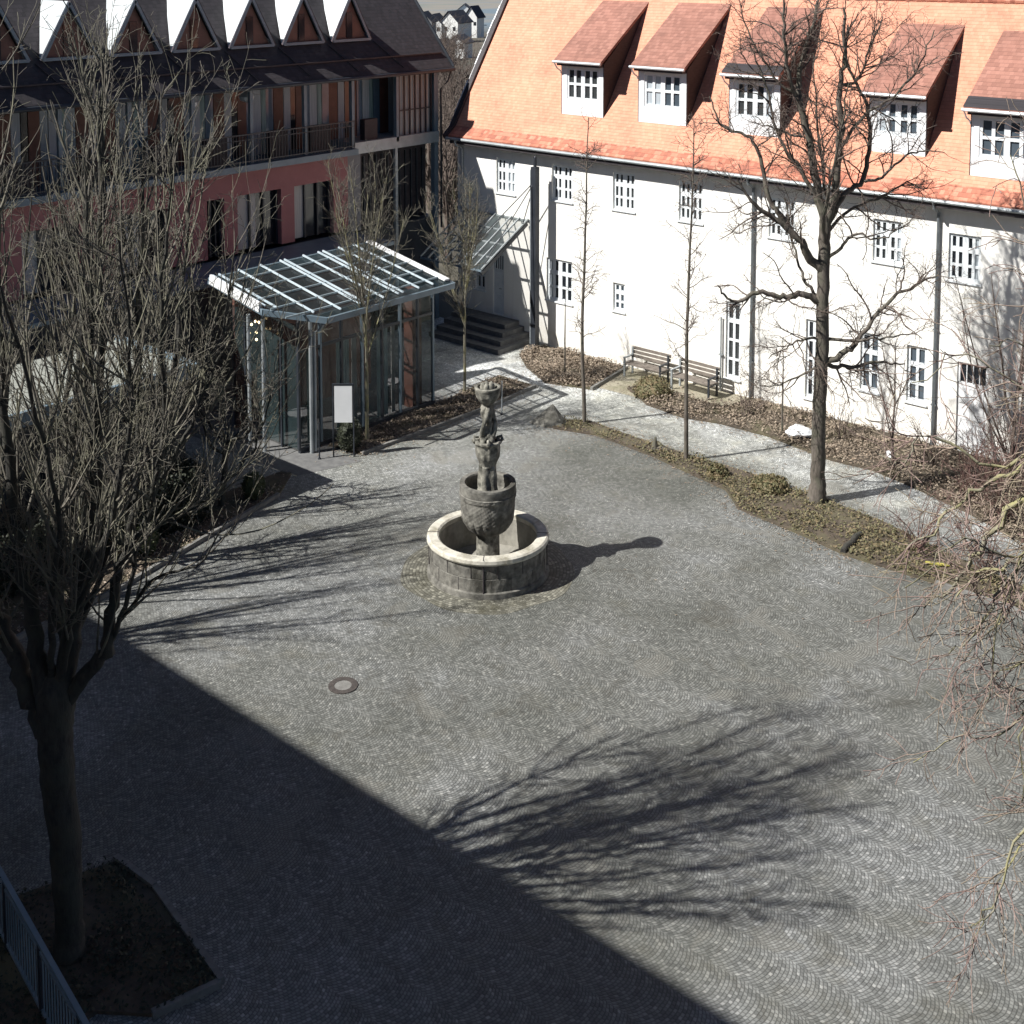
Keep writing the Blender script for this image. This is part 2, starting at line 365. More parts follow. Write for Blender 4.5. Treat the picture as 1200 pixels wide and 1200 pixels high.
def limb(base, pts, depth, r0, r1, rng, jit=.03):
    """guide limb given as (lateral, height) pairs in the plane facing the square, leaning 'depth' m back at the tip"""
    n = len(pts); P = []
    for i, (a, z) in enumerate(pts):
        t = i/(n-1); P.append(np.array(base)+np.array(RIGHT)*a+np.array(FWD)*depth*t+np.array([0, 0, z]))
    P = np.array(P); out = []; m = 5                               # Catmull-Rom
    Q = np.concatenate([[2*P[0]-P[1]], P, [2*P[-1]-P[-2]]])
    for i in range(1, len(Q)-2):
        for k in range(m):
            t = k/m; a, b, c, d = Q[i-1:i+3]
            out.append(.5*(2*b+(c-a)*t+(2*a-5*b+4*c-d)*t*t+(3*b-a-3*c+d)*t**3))
    out.append(P[-1]); out = np.array(out); out[1:-1] += rng.normal(0, jit, (len(out)-2, 3))
    t = np.linspace(0, 1, len(out)); return out, r0+(r1-r0)*t

# ============================================================ SETTING
# ground: level around the square, dropping into the valley behind the houses
gm, nt, b = new_mat('valley_ground'); N = NT(nt); P = world_pos(N)
dist = N.n('ShaderNodeVectorMath', operation='LENGTH'); N.l(P, dist.inputs[0])
near = N.ramp(N.noise(P, .08, 6, .7), [(.35, (.05, .05, .035)), (.5, (.09, .08, .06)), (.65, (.12, .1, .08))])
far = N.ramp(N.noise(P, .004, 4), [(.42, (.13, .17, .2)), (.5, (.22, .2, .17)), (.6, (.12, .16, .15))])
N.l(N.mix(N.m('MULTIPLY', N.m('SUBTRACT', dist.outputs['Value'], 380), .01, clamp=True), near, far), b.inputs['Base Color']); b.inputs['Roughness'].default_value = .95
mb = MB(); rings = [0, 70, 120, 250, 400, 700, 1200, 2500, 4500]; hz = [-.02, -.02, -1.2, -5.6, -9.5, -15.5, -22, 6, 60]
NA = 64
vs = [(0, 0, -.02)]; fs = []
for i in range(1, len(rings)):
    for k in range(NA):
        a = 2*PI*k/NA; vs.append((rings[i]*math.cos(a), rings[i]*math.sin(a), hz[i]))
for k in range(NA): fs.append((0, 1+k, 1+(k+1) % NA))
for i in range(len(rings)-2):
    for k in range(NA): fs.append((1+i*NA+k, 1+(i+1)*NA+k, 1+(i+1)*NA+(k+1) % NA, 1+i*NA+(k+1) % NA))
mb.add(vs, fs); tag(obj('ground', mb, gm), kind='structure')
poly_sheet('courtyard_paving', [(-48, -1), (14, -1), (14, 35), (-48, 35)], 0, 'cobble')
FX, FY = -19.02, 20.89
mb = MB(); mb.lathe(FX, FY, [(1.1, .004), (1.98, .004)], 64, fn=lambda a, z: 1+.02*math.sin(5*a)+.015*math.sin(9*a+1), caps=False)
tag(obj('fountain_apron_paving', mb, ring_cobble(FX, FY)), kind='structure')
poly_sheet('gravel_strip', [(-25.3, 34.9), (-24.8, 32.5), (-22.3, 32.6), (-20.4, 33.6), (-20.4, 34.9)], .006, 'gravel')
poly_sheet('entrance_path', [(-34, 21.2), (-26.5, 21.4), (-25.95, 23.3), (-27.0, 23.2), (-27.2, 28.6), (-34, 28.6)], .006, 'paving')

# planting beds: a low soil mound with a kerb and ground cover growing on it
def inside(pts, x, y):
    c = np.zeros(len(x), bool); n = len(pts); j = n-1
    for i in range(n):
        xi, yi = pts[i]; xj, yj = pts[j]
        cond = ((yi > y) != (yj > y)) & (x < (xj-xi)*(y-yi)/(yj-yi+1e-12)+xi); c ^= cond; j = i
    return c
def leaves(name, pts, count, size, hmax, mat, label, clump=1.0, zb=.06, cat='ground cover', dens=None):
    p = np.array(pts); lo = p.min(0); hi = p.max(0); X = []; Y = []
    x = RNG.uniform(lo[0], hi[0], count*4); y = RNG.uniform(lo[1], hi[1], count*4); k = inside(pts, x, y)
    wob = np.sin(x*2.7+1.3*np.sin(y*1.9))*np.sin(y*3.1+1.7*np.sin(x*1.3)); keep = RNG.random(len(x)) < np.clip(.55+.55*wob*clump, .1, 1)
    k &= keep; x = x[k][:count]; y = y[k][:count]; wob = wob[k][:count]; n = len(x)
    z = zb+hmax*RNG.random(n)**1.6*np.clip(.5+.6*wob, .2, 1.1)
    a = RNG.uniform(0, 2*PI, n); t = RNG.uniform(-.9, .9, n); s = size*RNG.uniform(.5, 1.3, n)
    ux = np.stack([np.cos(a), np.sin(a), t*.8], 1)*s[:, None]; uy = np.stack([-np.sin(a), np.cos(a), RNG.uniform(-.8, 1.2, n)], 1)*s[:, None]*.5
    c = np.stack([x, y, z], 1); V = np.stack([c-ux, c+uy, c+ux, c-uy], 1).reshape(-1, 3); F = np.arange(4*n).reshape(-1, 4)
    me = bpy.data.meshes.new(name); me.vertices.add(len(V)); me.vertices.foreach_set('co', V.ravel())
    me.loops.add(F.size); me.loops.foreach_set('vertex_index', F.ravel().astype(np.int32)); me.polygons.add(n)
    me.polygons.foreach_set('loop_start', np.arange(0, F.size, 4, dtype=np.int32)); me.update(calc_edges=True); me.materials.append(M[mat])
    o = bpy.data.objects.new(name, me); COL.objects.link(o); tag(o, label, cat, kind='stuff'); return o
def bed(name, pts, z=.05):
    mb = MB(); mb.slab([(x, y, 0) for x, y in pts], (0, 0, z)); return tag(obj(name, mb, 'soil'), kind='structure')
bed_row = [(-24.12, 29.1), (-23.07, 29.88), (-21.45, 29.7), (-19.47, 29.6), (-17.31, 29.63), (-16.27, 29.4), (-15.15, 29.5), (-14.26, 29.29), (-13.28, 29.17),
           (-11.4, 28.57), (-9.0, 28.0), (-5, 26.6), (-5, 25.6), (-9.32, 27.0), (-11.04, 27.0), (-13.21, 26.93), (-14.4, 27.19), (-16.41, 27.48), (-17.26, 28.26), (-20.13, 28.9), (-22.19, 29.1), (-23.49, 28.7)]
bed_wall = [(-23.92, 33.01), (-22.56, 32.19), (-21.09, 31.99), (-19.98, 32.3), (-18.35, 32.35), (-16.13, 31.92), (-14.92, 32.03), (-13.73, 31.72), (-12.01, 31.12), (-10.2, 30.3), (-5, 29.5), (-5, 34.88), (-12.7, 34.88), (-20.4, 34.88), (-20.6, 33.6), (-22.47, 33.6), (-23.7, 33.9)]
bed_corner = [(-28.9, 34.75), (-25.2, 34.75), (-24.75, 32.18), (-26.28, 31.7), (-27.8, 32.5), (-28.9, 33.4)]
bed_pav = [(-27.5, 23.4), (-26.3, 23.6), (-26.15, 28.4), (-26.3, 31.2), (-27.9, 31.2), (-27.6, 28.5)]
bed_left = [(-26.7, 21.4), (-25.85, 20.3), (-25.2, 17.5), (-24.55, 14.8), (-24.2, 11.5), (-24.2, 4), (-27.0, 4), (-27.0, 21.3)]
bed_near = [(-17.6, 8.0), (-16.95, 10.0), (-16.0, 10.05), (-13.8, 9.65), (-13.95, 8.8), (-14.6, 8.3), (-14.7, 6.0), (-17.6, 6.0)]
for nm, p in (('row_bed', bed_row), ('wall_bed', bed_wall), ('corner_bed', bed_corner), ('pavilion_bed', bed_pav), ('hedge_bed', bed_left), ('tree_bed', bed_near)):
    bed(nm, p)
leaves('row_bed_cover', bed_row, 15000, .035, .13, 'groundcover', 'brown and green ground cover in the long narrow bed of the tree row')
leaves('wall_bed_cover', bed_wall, 26000, .04, .26, 'drybrown', 'dry brown shrubby cover in the bed along the cream wall', .8)
leaves('corner_bed_cover', bed_corner, 9000, .04, .22, 'drybrown', 'rusty brown cover in the corner bed left of the benches', .8)
leaves('pavilion_bed_cover', bed_pav, 6000, .035, .1, 'drybrown', 'brown leaf litter in the bed before the glass pavilion')
leaves('hedge_bed_cover', bed_left, 6000, .035, .1, 'drybrown', 'brown leaf litter in the shaded bed on the left', 1)
leaves('tree_bed_cover', bed_near, 6000, .03, .16, 'hedge', 'dark low plants round the foot of the nearest tree')
def litter(name, area, polys, n, label):
    x = RNG.uniform(area[0], area[1], n); y = RNG.uniform(area[2], area[3], n); d = np.full(n, 9.)
    for p in polys:                                       # fallen leaves thin out away from the beds
        P_ = np.array(p); Q_ = np.roll(P_, -1, 0)
        for a, b_ in zip(P_, Q_):
            ab = b_-a; t = np.clip(((x-a[0])*ab[0]+(y-a[1])*ab[1])/(ab@ab+1e-9), 0, 1); d = np.minimum(d, np.hypot(x-a[0]-t*ab[0], y-a[1]-t*ab[1]))
    k = RNG.random(n) < np.exp(-d/.28)+.004; x, y = x[k], y[k]; m = len(x); a = RNG.uniform(0, 2*PI, m); s_ = .028*RNG.uniform(.5, 1.3, m)[:, None]
    u = np.stack([np.cos(a), np.sin(a), RNG.uniform(-.25, .25, m)], 1)*s_; v = np.stack([-np.sin(a), np.cos(a), RNG.uniform(-.25, .25, m)], 1)*s_*.6
    c = np.stack([x, y, np.full(m, .02)], 1); V = np.stack([c-u, c+v, c+u, c-v], 1).reshape(-1, 3)
    me = bpy.data.meshes.new(name); me.from_pydata(V.tolist(), [], np.arange(4*m).reshape(-1, 4).tolist()); me.materials.append(M['drybrown']); o = bpy.data.objects.new(name, me); COL.objects.link(o); tag(o, label, 'leaf litter', kind='stuff')
litter('leaf_litter', (-29, -6, 22, 35), [bed_row, bed_wall, bed_corner, bed_pav], 60000, 'dry brown leaves scattered on the setts along the beds')
def kerb(name, pts, label, w=.09, h=.1):
    mb = MB()
    for a, b_ in zip(pts[:-1], pts[1:]):
        L = math.dist(a, b_); n = max(1, int(L/.9))
        for i in range(n):
            t0 = i/n; t1 = (i+1)/n-.012/L*1
            p = [a[0]+(b_[0]-a[0])*t0, a[1]+(b_[1]-a[1])*t0]; q = [a[0]+(b_[0]-a[0])*t1, a[1]+(b_[1]-a[1])*t1]
            dz = random.uniform(-.008, .008); mb.bar((*p, h/2+dz), (*q, h/2+dz), w, h)
    return tag(obj(name, mb, 'kerb', loc=(pts[0][0], pts[0][1], 0)), label, 'kerb')
kerb('stone_kerb', [(-24.2, 11.5), (-24.55, 14.8), (-25.2, 17.5), (-25.85, 20.3)], 'pale stone kerb edging the shaded bed on the left')
kerb('stone_kerb', [(-26.28, 23.6), (-26.1, 28.4), (-26.28, 31.2)], 'stone kerb of the bed before the glass pavilion')
kerb('stone_kerb', [(-24.72, 32.15), (-25.15, 34.7)], 'straight dark kerb between corner bed and bench strip')
kerb('stone_kerb', [(-14.0, 8.75), (-13.75, 9.68), (-16.0, 10.1), (-17.0, 10.05)], 'kerb round the dark bed of the nearest tree')
kerb('stone_kerb', [(-5, 25.5), (-9.3, 26.9), (-11.0, 26.95)], 'reddish kerb of the row bed at the right edge', .1, .12)

# ============================================================ WHITE BUILDING
WX0, WX1, WY, EZ = -33.3, -3.0, 34.9, 7.1
wb = thing('long_white_building', 'long cream building with orange tiled roof and five dormers across the square', 'building', (-18, 38, 0))
def wall_holes(mb, x0, x1, z0, z1, y, holes, depth=.16):
    xs = sorted({x0, x1, *[h[0] for h in holes], *[h[1] for h in holes]}); zs = sorted({z0, z1, *[h[2] for h in holes], *[h[3] for h in holes]})
    for i in range(len(xs)-1):
        for j in range(len(zs)-1):
            cx = (xs[i]+xs[i+1])/2; cz = (zs[j]+zs[j+1])/2
            if any(h[0] < cx < h[1] and h[2] < cz < h[3] for h in holes): continue
            mb.quad((xs[i], y, zs[j]), (xs[i+1], y, zs[j]), (xs[i+1], y, zs[j+1]), (xs[i], y, zs[j+1]))
    for a, b_, c, d in holes:
        Y = y+depth
        mb.quad((a, y, c), (a, y, d), (a, Y, d), (a, Y, c)); mb.quad((b_, y, c), (b_, Y, c), (b_, Y, d), (b_, y, d))
        mb.quad((a, y, c), (a, Y, c), (b_, Y, c), (b_, y, c)); mb.quad((a, y, d), (b_, y, d), (b_, Y, d), (a, Y, d))
# (x0, x1, z0, z1, casements, rows)
wins = []
for cx, z0, z1 in ((-30.86, 5.33, 6.62), (-28.2, 5.38, 6.66), (-25.5, 5.4, 6.7), (-22.8, 5.38, 6.7), (-19.45, 5.32, 6.56), (-15.98, 5.1, 6.36), (-13.7, 4.92, 6.26), (-10.6, 4.9, 6.2), (-7.6, 4.9, 6.2)):
    wins.append((cx-.46, cx+.46, z0, z1, 2, 3))
wins += [(-28.9, -27.72, 1.72, 3.25, 2, 3), (-25.92, -25.42, 1.86, 2.84, 1, 3), (-21.4, -20.85, .48, 3.0, 1, 4), (-18.55, -18.05, .48, 2.95, 1, 4),
         (-16.75, -16.14, 1.15, 2.9, 1, 3), (-15.3, -14.7, 1.13, 2.8, 1, 3), (-32.4, -31.9, 1.5, 2.6, 1, 2), (-10.8, -10.2, 1.1, 2.8, 1, 3)]
doors = [(-13.8, -12.93, .02, 2.62), (-31.5, -30.95, .72, 3.0)]
holes = [(a, b_, c, d) for a, b_, c, d, *_ in wins]+doors
mb = MB(); wall_holes(mb, WX0, WX1, -.05, EZ+.15, WY, holes)
mb.quad((WX0, WY, -.05), (WX0, WY, EZ), (WX0, 41, EZ), (WX0, 41, -.05)); mb.quad((WX0, WY, EZ), (WX0, 38.1, 12.3), (WX0, 41, EZ))
mb.quad((WX1, WY, -.05), (WX1, 41, -.05), (WX1, 41, EZ), (WX1, WY, EZ)); mb.quad((WX1, WY, EZ), (WX1, 41, EZ), (WX1, 38.1, 12.3)); mb.quad((WX1, 41, -.05), (WX0, 41, -.05), (WX0, 41, EZ), (WX1, 41, EZ))
obj('wall', mb, 'plaster', wb)
def window(par, x0, x1, z0, z1, cas, rows, y, fr='whitewin', pane='pane', fw=.085, mw=.085, cols=2):
    f = MB(); yf = y
    for s in range(cas):
        a = x0+(x1-x0)*s/cas; b_ = x0+(x1-x0)*(s+1)/cas
        f.box(a, a+fw, yf-.045, yf, z0, z1).box(b_-fw, b_, yf-.045, yf, z0, z1)
        f.box(a+fw, b_-fw, yf-.045, yf, z0, z0+fw*1.2).box(a+fw, b_-fw, yf-.045, yf, z1-fw, z1)
        for c in range(1, cols):
            m = a+fw+(b_-a-2*fw)*c/cols; f.box(m-mw/2, m+mw/2, yf-.04, yf-.004, z0+fw*1.2, z1-fw)
        for r in range(1, rows):
            m = z0+(z1-z0)*r/rows
            wdt = mw*(1.7 if r == rows-1 and rows >= 3 else .9)
            f.box(a+fw+.001, b_-fw-.001, yf-.042, yf-.002, m-wdt/2, m+wdt/2)
    w = obj('window', f, fr, par)
    g = MB(); g.box(x0+.01, x1-.01, yf+.004, yf+.02, z0+.01, z1-.01); obj('pane', g, random.choice([pane, pane, 'paneblue', 'panegrey']), w)
    q = random.random()
    if q < .55 and x1-x0 > .7:                             # net curtain pulled to one side, seen through the glass
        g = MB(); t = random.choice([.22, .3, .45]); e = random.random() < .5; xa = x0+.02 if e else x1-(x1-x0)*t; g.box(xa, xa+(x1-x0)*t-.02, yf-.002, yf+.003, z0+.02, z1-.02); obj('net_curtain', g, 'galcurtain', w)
    return w
for a, b_, c, d, cs, rw in wins:
    w = window(wb, a, b_, c, d, cs, rw, WY+.11)
    s = MB(); s.box(a-.05, b_+.05, WY-.05, WY+.1, c-.05, c-.002); obj('window_sill', s, 'whitewin', w)
# doors
for k, (a, b_, c, d) in enumerate(doors):
    m_ = MB(); zt = d-.58
    m_.box(a+.01, b_-.01, WY+.06, WY+.11, c, zt); m_.box(a+.01, a+.07, WY+.04, WY+.11, zt, d).box(b_-.07, b_-.01, WY+.04, WY+.11, zt, d).box(a+.07, b_-.07, WY+.04, WY+.11, d-.05, d)
    m_.box(a+.12, b_-.12, WY+.045, WY+.06, c+.2, c+.75).box(a+.12, b_-.12, WY+.045, WY+.06, c+.95, zt-.15)
    for q in (1, 2, 3): xq = a+.07+(b_-a-.14)*q/4; m_.box(xq-.012, xq+.012, WY+.05, WY+.1, zt, d-.05)
    dr = obj('door', m_, 'white' if k == 0 else 'whitewin', wb)
    g = MB(); g.box(a+.07, b_-.07, WY+.1, WY+.115, zt+.002, d-.05); obj('pane', g, 'pane', dr)
    g = MB(); g.tube([(b_-.14, WY+.03, c+.98), (b_-.26, WY+.02, c+.98)], .014, 6); obj('handle', g, 'gutter', dr)
# roof
SL = math.tan(R(57)); EY = 34.5; RZ = 12.72; RY = EY+(RZ-7.3)/SL
KY, KZ = EY+.42, 7.3+.30                                   # the flatter sprocketed eave course
RY = KY+(RZ-KZ)/SL; SL2 = SL
x0, x1 = WX0-.12, WX1+.3
mb = MB(); mb.slab([(x0, KY, KZ), (x1, KY, KZ), (x1, RY, RZ), (x0, RY, RZ)], (0, .05, -.12))
mb.slab([(x0, 41.5, 7.0), (x0, RY, RZ), (x1, RY, RZ), (x1, 41.5, 7.0)], (0, -.05, -.12))
rf = obj('roof', mb, 'rooftile', wb)
mb = MB(); mb.slab([(x0, EY, 7.3), (x1, EY, 7.3), (x1, KY+.02, KZ+.035), (x0, KY+.02, KZ+.035)], (0, .02, -.08)); obj('eave_course', mb, 'eavetile', rf)
mb = MB()
xx = x0
while xx < x1-.02: mb.tube([(xx, RY, RZ+.0), (min(xx+.36, x1), RY, RZ+.02)], .11, 8); xx += .34
obj('ridge_tiles', mb, 'eavetile', rf)
mb = MB(); mb.bar((x0-.12, EY-.02, 7.22), (x0-.12, KY, KZ-.02), .22, .2).bar((x0-.12, KY, KZ-.04), (x0-.12, RY, RZ-.05), .22, .24); obj('verge_board', mb, 'slate', rf)
mb = MB()
for k in range(9):                                         # mortared flashing, a little uneven
    t0, t1 = k/9, (k+.97)/9; o_ = x0-.25-.03*(k % 3 == 1)-.05*(k % 4 == 2)
    mb.bar((o_, KY+(RY-KY)*t0-.05, KZ+(RZ-KZ)*t0-.04), (o_, KY+(RY-KY)*t1-.05, KZ+(RZ-KZ)*t1-.04), .05, .1)
obj('verge_flashing', mb, 'white', rf)
mb = MB(); mb.box(WX0, x1, EY-.02, WY, 7.02, 7.17); obj('eave_soffit', mb, 'slate', rf)
mb = MB(); mb.tube([(x0-.05, EY-.06, 7.2), (x1, EY-.06, 7.2)], .06, 8); obj('gutter', mb, 'palesteel', rf)
for px, zt, mt in ((-20.42, 7.1, 'gutter'), (-14.44, 7.1, 'gutter'), (-21.53, 2.45, 'palesteel'), (-33.0, 7.1, 'palesteel')):
    mb = MB()
    if zt > 5: mb.tube([(px, EY-.06, 7.15), (px, EY-.02, 6.98), (px, WY-.08, 6.8), (px, WY-.08, .05)], .048, 8)
    else: mb.tube([(px, WY-.07, zt), (px, WY-.07, .03)], .03, 8)
    for zz in (1.2, 3.4, 5.4):
        if zz < zt: mb.box(px-.07, px+.07, WY-.1, WY+.002, zz, zz+.04)
    obj('downpipe', mb, mt, wb)
# dormers
def plane_z(y): return KZ+(y-KY)*SL
def yat(z): return KY+(z-KZ)/SL
dy = 35.1
for k, (a, b_, zb, zt) in enumerate(((-28.66, -26.82, 8.45, 10.2), (-25.3, -23.38, 8.45, 10.2), (-21.7, -19.88, 8.4, 10.15), (-16.85, -15.12, 8.3, 9.9), (-13.7, -11.75, 7.95, 9.68), (-9.9, -8.0, 7.95, 9.68))):
    fy = max(yat(zb)-.02, 34.98)
    ze = zt+.18; p = math.tan(R(35)); # roof meets the main roof where ze+(y-fy+.25)*p = plane
    yr = (ze-p*(fy-.28)-KZ+KY*SL)/(SL-p); zr = plane_z(yr)
    mb = MB(); mb.slab([(a-.14, fy-.28, ze), (b_+.1, fy-.28, ze), (b_+.1, yr+.05, zr+.05), (a-.14, yr+.05, zr+.05)], (0, .03, -.1))
    d = obj('dormer_roof', mb, 'dormertile', wb)
    if k in (2, 4, 5):
        mb = MB(); mb.slab([(a-.145, fy-.285, ze+.012), (b_+.105, fy-.285, ze+.012), (b_+.105, fy+.08, ze+.012+.365*p), (a-.145, fy+.08, ze+.012+.365*p)], (0, 0, .02)); obj('lower_tile_course', mb, 'darktile', d)
    mb = MB(); mb.tube([(a-.16, fy-.33, ze-.07), (b_+.12, fy-.33, ze-.07)], .05, 8); mb.tube([(a-.1, fy-.33, ze-.1), (a-.08, fy-.2, ze-.3), (a-.03, fy-.04, ze-.42), (a-.03, fy-.04, ze-.5)], .025, 6); obj('dormer_gutter', mb, 'zinc', d)
    mb = MB(); mb.box(a-.03, b_+.0, fy-.26, fy+.0, ze-.2, ze-.09); obj('dormer_soffit', mb, 'slate', d)
    # front, with window opening
    w0, w1, v0, v1 = a+.22, b_-.2, zb+.5, zt-.1
    fr = MB(); wall_holes(fr, a, b_, zb-.1, zt+.1, fy, [(w0, w1, v0, v1)], .1); obj('dormer_front', fr, 'white', wb)
    window(wb, w0, w1, v0, v1, 2, 2, fy+.07, 'whitewin', 'paneblue', .085, .1)
    for side, xx in (('r', b_), ('l', a)):
        ck = MB(); n0 = ze-.1
        pts = [(xx, fy+.001, plane_z(fy)-.1), (xx, fy+.001, n0+.0), (xx, yr, zr-.08)]
        ck.slab(pts, (.03 if side == 'r' else -.03, 0, 0)); obj('dormer_cheek', ck, 'slate', wb)
# tall steel mast with rods carrying the small glass canopy
mt_ = thing('steel_mast', 'tall dark steel mast rising between benches bed and canopy', 'mast', (-28.95, 34.3, 0))
mb = MB(); mb.box(-29.06, -28.84, 34.2, 34.42, 0, 6.6); mb.lathe(-28.95, 34.31, [(.06, 6.6), (.05, 6.95), (.01, 7.0)], 8); obj('post', mb, 'darksteel', mt_)
mb = MB(); mb.box(-29.095, -29.065, 34.2, 34.42, .2, 6.5); obj('side_strip', mb, 'palesteel', mt_)
for q in ((-29.8, 32.5, 3.2), (-31.0, 32.5, 3.2), (-29.8, 34.6, 4.3)):
    mb = MB(); mb.tube([(-28.95, 34.31, 6.1), q], .018, 5); obj('tie_rod', mb, 'darksteel', mt_)
cp = thing('glass_canopy', 'small lean-to glass canopy with pale ribs over the side entrance', 'canopy', (-31, 34, 3))
hz_, lz_, ly_ = 4.5, 3.1, 32.35
mb = MB(); mb.slab([(-32.9, WY-.02, hz_), (-29.75, WY-.02, hz_), (-29.75, ly_, lz_), (-32.75, ly_, lz_)], (0, 0, .015)); obj('glass_roof', mb, 'clearglass', cp)
for i in range(9):
    t = i/8; mb = MB(); mb.bar((-32.9+3.15*t, WY-.03, hz_+.04), (-32.75+3.0*t, ly_, lz_+.04), .045, .05); obj('rib', mb, 'palesteel', cp)
for t in (.0, .25, .5, .75, 1.0):
    mb = MB(); xa = -32.9+.15*t; mb.bar((xa, WY-.03+(ly_-WY+.03)*t, hz_+(lz_-hz_)*t-.02), (-29.75, WY-.03+(ly_-WY+.03)*t, hz_+(lz_-hz_)*t-.02), .05, .06); obj('purlin', mb, 'palesteel' if t < 1 else 'steel', cp)
mb = MB(); mb.bar((-29.75, WY-.1, hz_-.12), (-29.75, ly_, lz_-.12), .08, .14); obj('edge_beam', mb, 'darksteel', cp)
st = thing('entrance_steps', 'low dark stone steps leading up to the side door', 'steps', (-31, 33.5, 0))
for i in range(4):
    mb = MB(); mb.box(-32.9, -30.2+.25*(3-i), 32.9+.4*i, WY-.01, .17*i+.003, .17*(i+1)); obj('step', mb, 'paving', st)

# ============================================================ LEFT BUILDING
lb = thing('terrace_building', 'dark roofed building with balcony gallery and red ground storey on the left', 'building', (-37, 23, 0))
class MBL(MB):                                             # coordinates scaled up about the camera position, so the building sits farther back
    def add(s, vs, fs): return MB.add(s, [(x*1.042, y*1.042, z*1.042-.59) for x, y, z in vs], fs)
LX = -33.0; LY0, LY1 = 4.0, 33.5
mb = MBL(); mb.box(-39.2, LX-1.2, LY0, LY1-.1, 7.3, 10.0); mb.box(-39.1, LX-1.3, LY0, 29.7, 4.5, 7.3); obj('upper_wall', mb, 'greywall', lb)
mb = MBL(); mb.box(-39.2, LX-.02, LY0, LY1, -.05, 4.45); obj('base_wall', mb, 'darksteel', lb)
# red storey with openings
ops = [(8.2, 9.9), (11, 12.7), (14.0, 15.8), (17.2, 18.9), (20.1, 21.9), (23.3, 23.95), (24.45, 26.2), (26.75, 28.45)]
mb = MBL(); ys = 6.0
for a, b_ in ops+[(29.1, 29.1)]:
    if a > ys: mb.box(LX-.3, LX, ys, a, 4.6, 6.45)
    ys = b_
mb.box(LX-.3, LX, 6.0, 29.1, 6.45, 7.2); obj('red_wall', mb, 'redwall', lb)
mb = MBL(); mb.box(LX-.3, LX-.01, 29.1, 29.7, 4.5, 7.2); obj('grey_pier', mb, 'greywall', lb)
mb = MBL(); mb.box(-38.9, LX-.5, 29.72, LY1-.12, 4.46, 7.28); mb.box(LX-.4, LX-.02, 29.7, 33.4, -.02, 2.2); obj('recess_wall', mb, 'slate', lb)
for k in range(12):
    y = 29.95+k*.29; mb = MBL(); mb.box(LX-.5, LX-.44, y, y+.05, 2.0, 7.0); obj('mullion', mb, 'darksteel', lb)
for k, (a, b_) in enumerate(ops):
    f = MBL(); f.box(LX-.28, LX-.2, a, a+.07, 4.6, 6.44).box(LX-.28, LX-.2, b_-.07, b_, 4.6, 6.44)
    for q in (.36, .68): f.box(LX-.27, LX-.2, a+(b_-a)*q-.03, a+(b_-a)*q+.03, 4.6, 6.44)
    w = obj('window', f, 'darksteel', lb)
    g = MBL(); g.box(LX-.32, LX-.29, a, b_, 4.6, 6.45); obj('pane', g, 'pane', w)
    if b_-a > 1: g = MBL(); g.box(LX-.285, LX-.275, a+.12, a+(b_-a)*(.52 if k % 2 == 0 else .35), 4.62, 6.42); obj('curtain', g, 'curtain', w)
mb = MBL(); mb.box(LX-1.2, LX+.35, 6.0, 29.3, 7.25, 7.45); obj('balcony_slab', mb, 'steel', lb)
mb = MBL(); mb.box(LX-1.2, LX+.1, 29.3, LY1, 7.22, 7.62); obj('balcony_beam', mb, 'palesteel', lb)
mb = MBL(); mb.box(LX, LX+2.2, 12.0, 29.2, 4.4, 4.52); obj('terrace_slab', mb, 'steel', lb)
mb = MBL(); mb.box(LX, LX+2.0, 13.0, 21.9, .1, 4.38); obj('terrace_wall', mb, 'darksteel', lb)
mb = MBL(); mb.box(LX-.05, LX+.07, 31.3, 31.42, 2.2, 7.22); obj('post', mb, 'palesteel', lb)
mb = MBL(); mb.box(LX-.15, LX+.05, 33.3, 33.5, 0, 9.9); obj('post', mb, 'steel', lb)
posts = [14.0, 16.2, 18.4, 20.6, 22.8, 25.0, 27.2, 29.3, 31.4]
for y in posts:
    mb = MBL(); mb.box(LX-.02, LX+.1, y-.06, y+.06, 7.45, 9.95); mb.box(LX-.3, LX-.2, y+.16, y+.24, 7.45, 9.95); obj('post', mb, 'steel', lb)
# glazing behind the gallery: rust panels, pale curtains, dark panes
y = 12.0; k = 0
pat = ['panelblue', 'rustpanel', 'galcurtain', 'pane', 'rustpanel', 'panelblue', 'galcurtain', 'teal']
wds = [.32, .42, .3, .22, .36, .26, .34, .2]
while y < 33.1:
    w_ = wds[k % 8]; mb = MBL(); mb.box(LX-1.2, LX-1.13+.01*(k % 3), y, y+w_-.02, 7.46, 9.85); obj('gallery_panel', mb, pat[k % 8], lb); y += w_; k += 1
g = MBL()
for k in range(7): g.box(LX-.1, LX-.04, 31.6+k*.27, 31.65+k*.27, 7.6, 9.9)
g.box(LX-.1, LX-.04, 31.5, 33.3, 8.5, 8.54); w = obj('window', g, 'darksteel', lb)
g = MBL(); g.box(LX-.2, LX-.15, 31.5, 33.3, 7.6, 9.9); obj('pane', g, 'curtain', w)
g = MBL(); g.box(LX-1.1, LX-.12, 33.3, 33.36, 7.62, 9.85); obj('side_glazing', g, 'pane', lb)
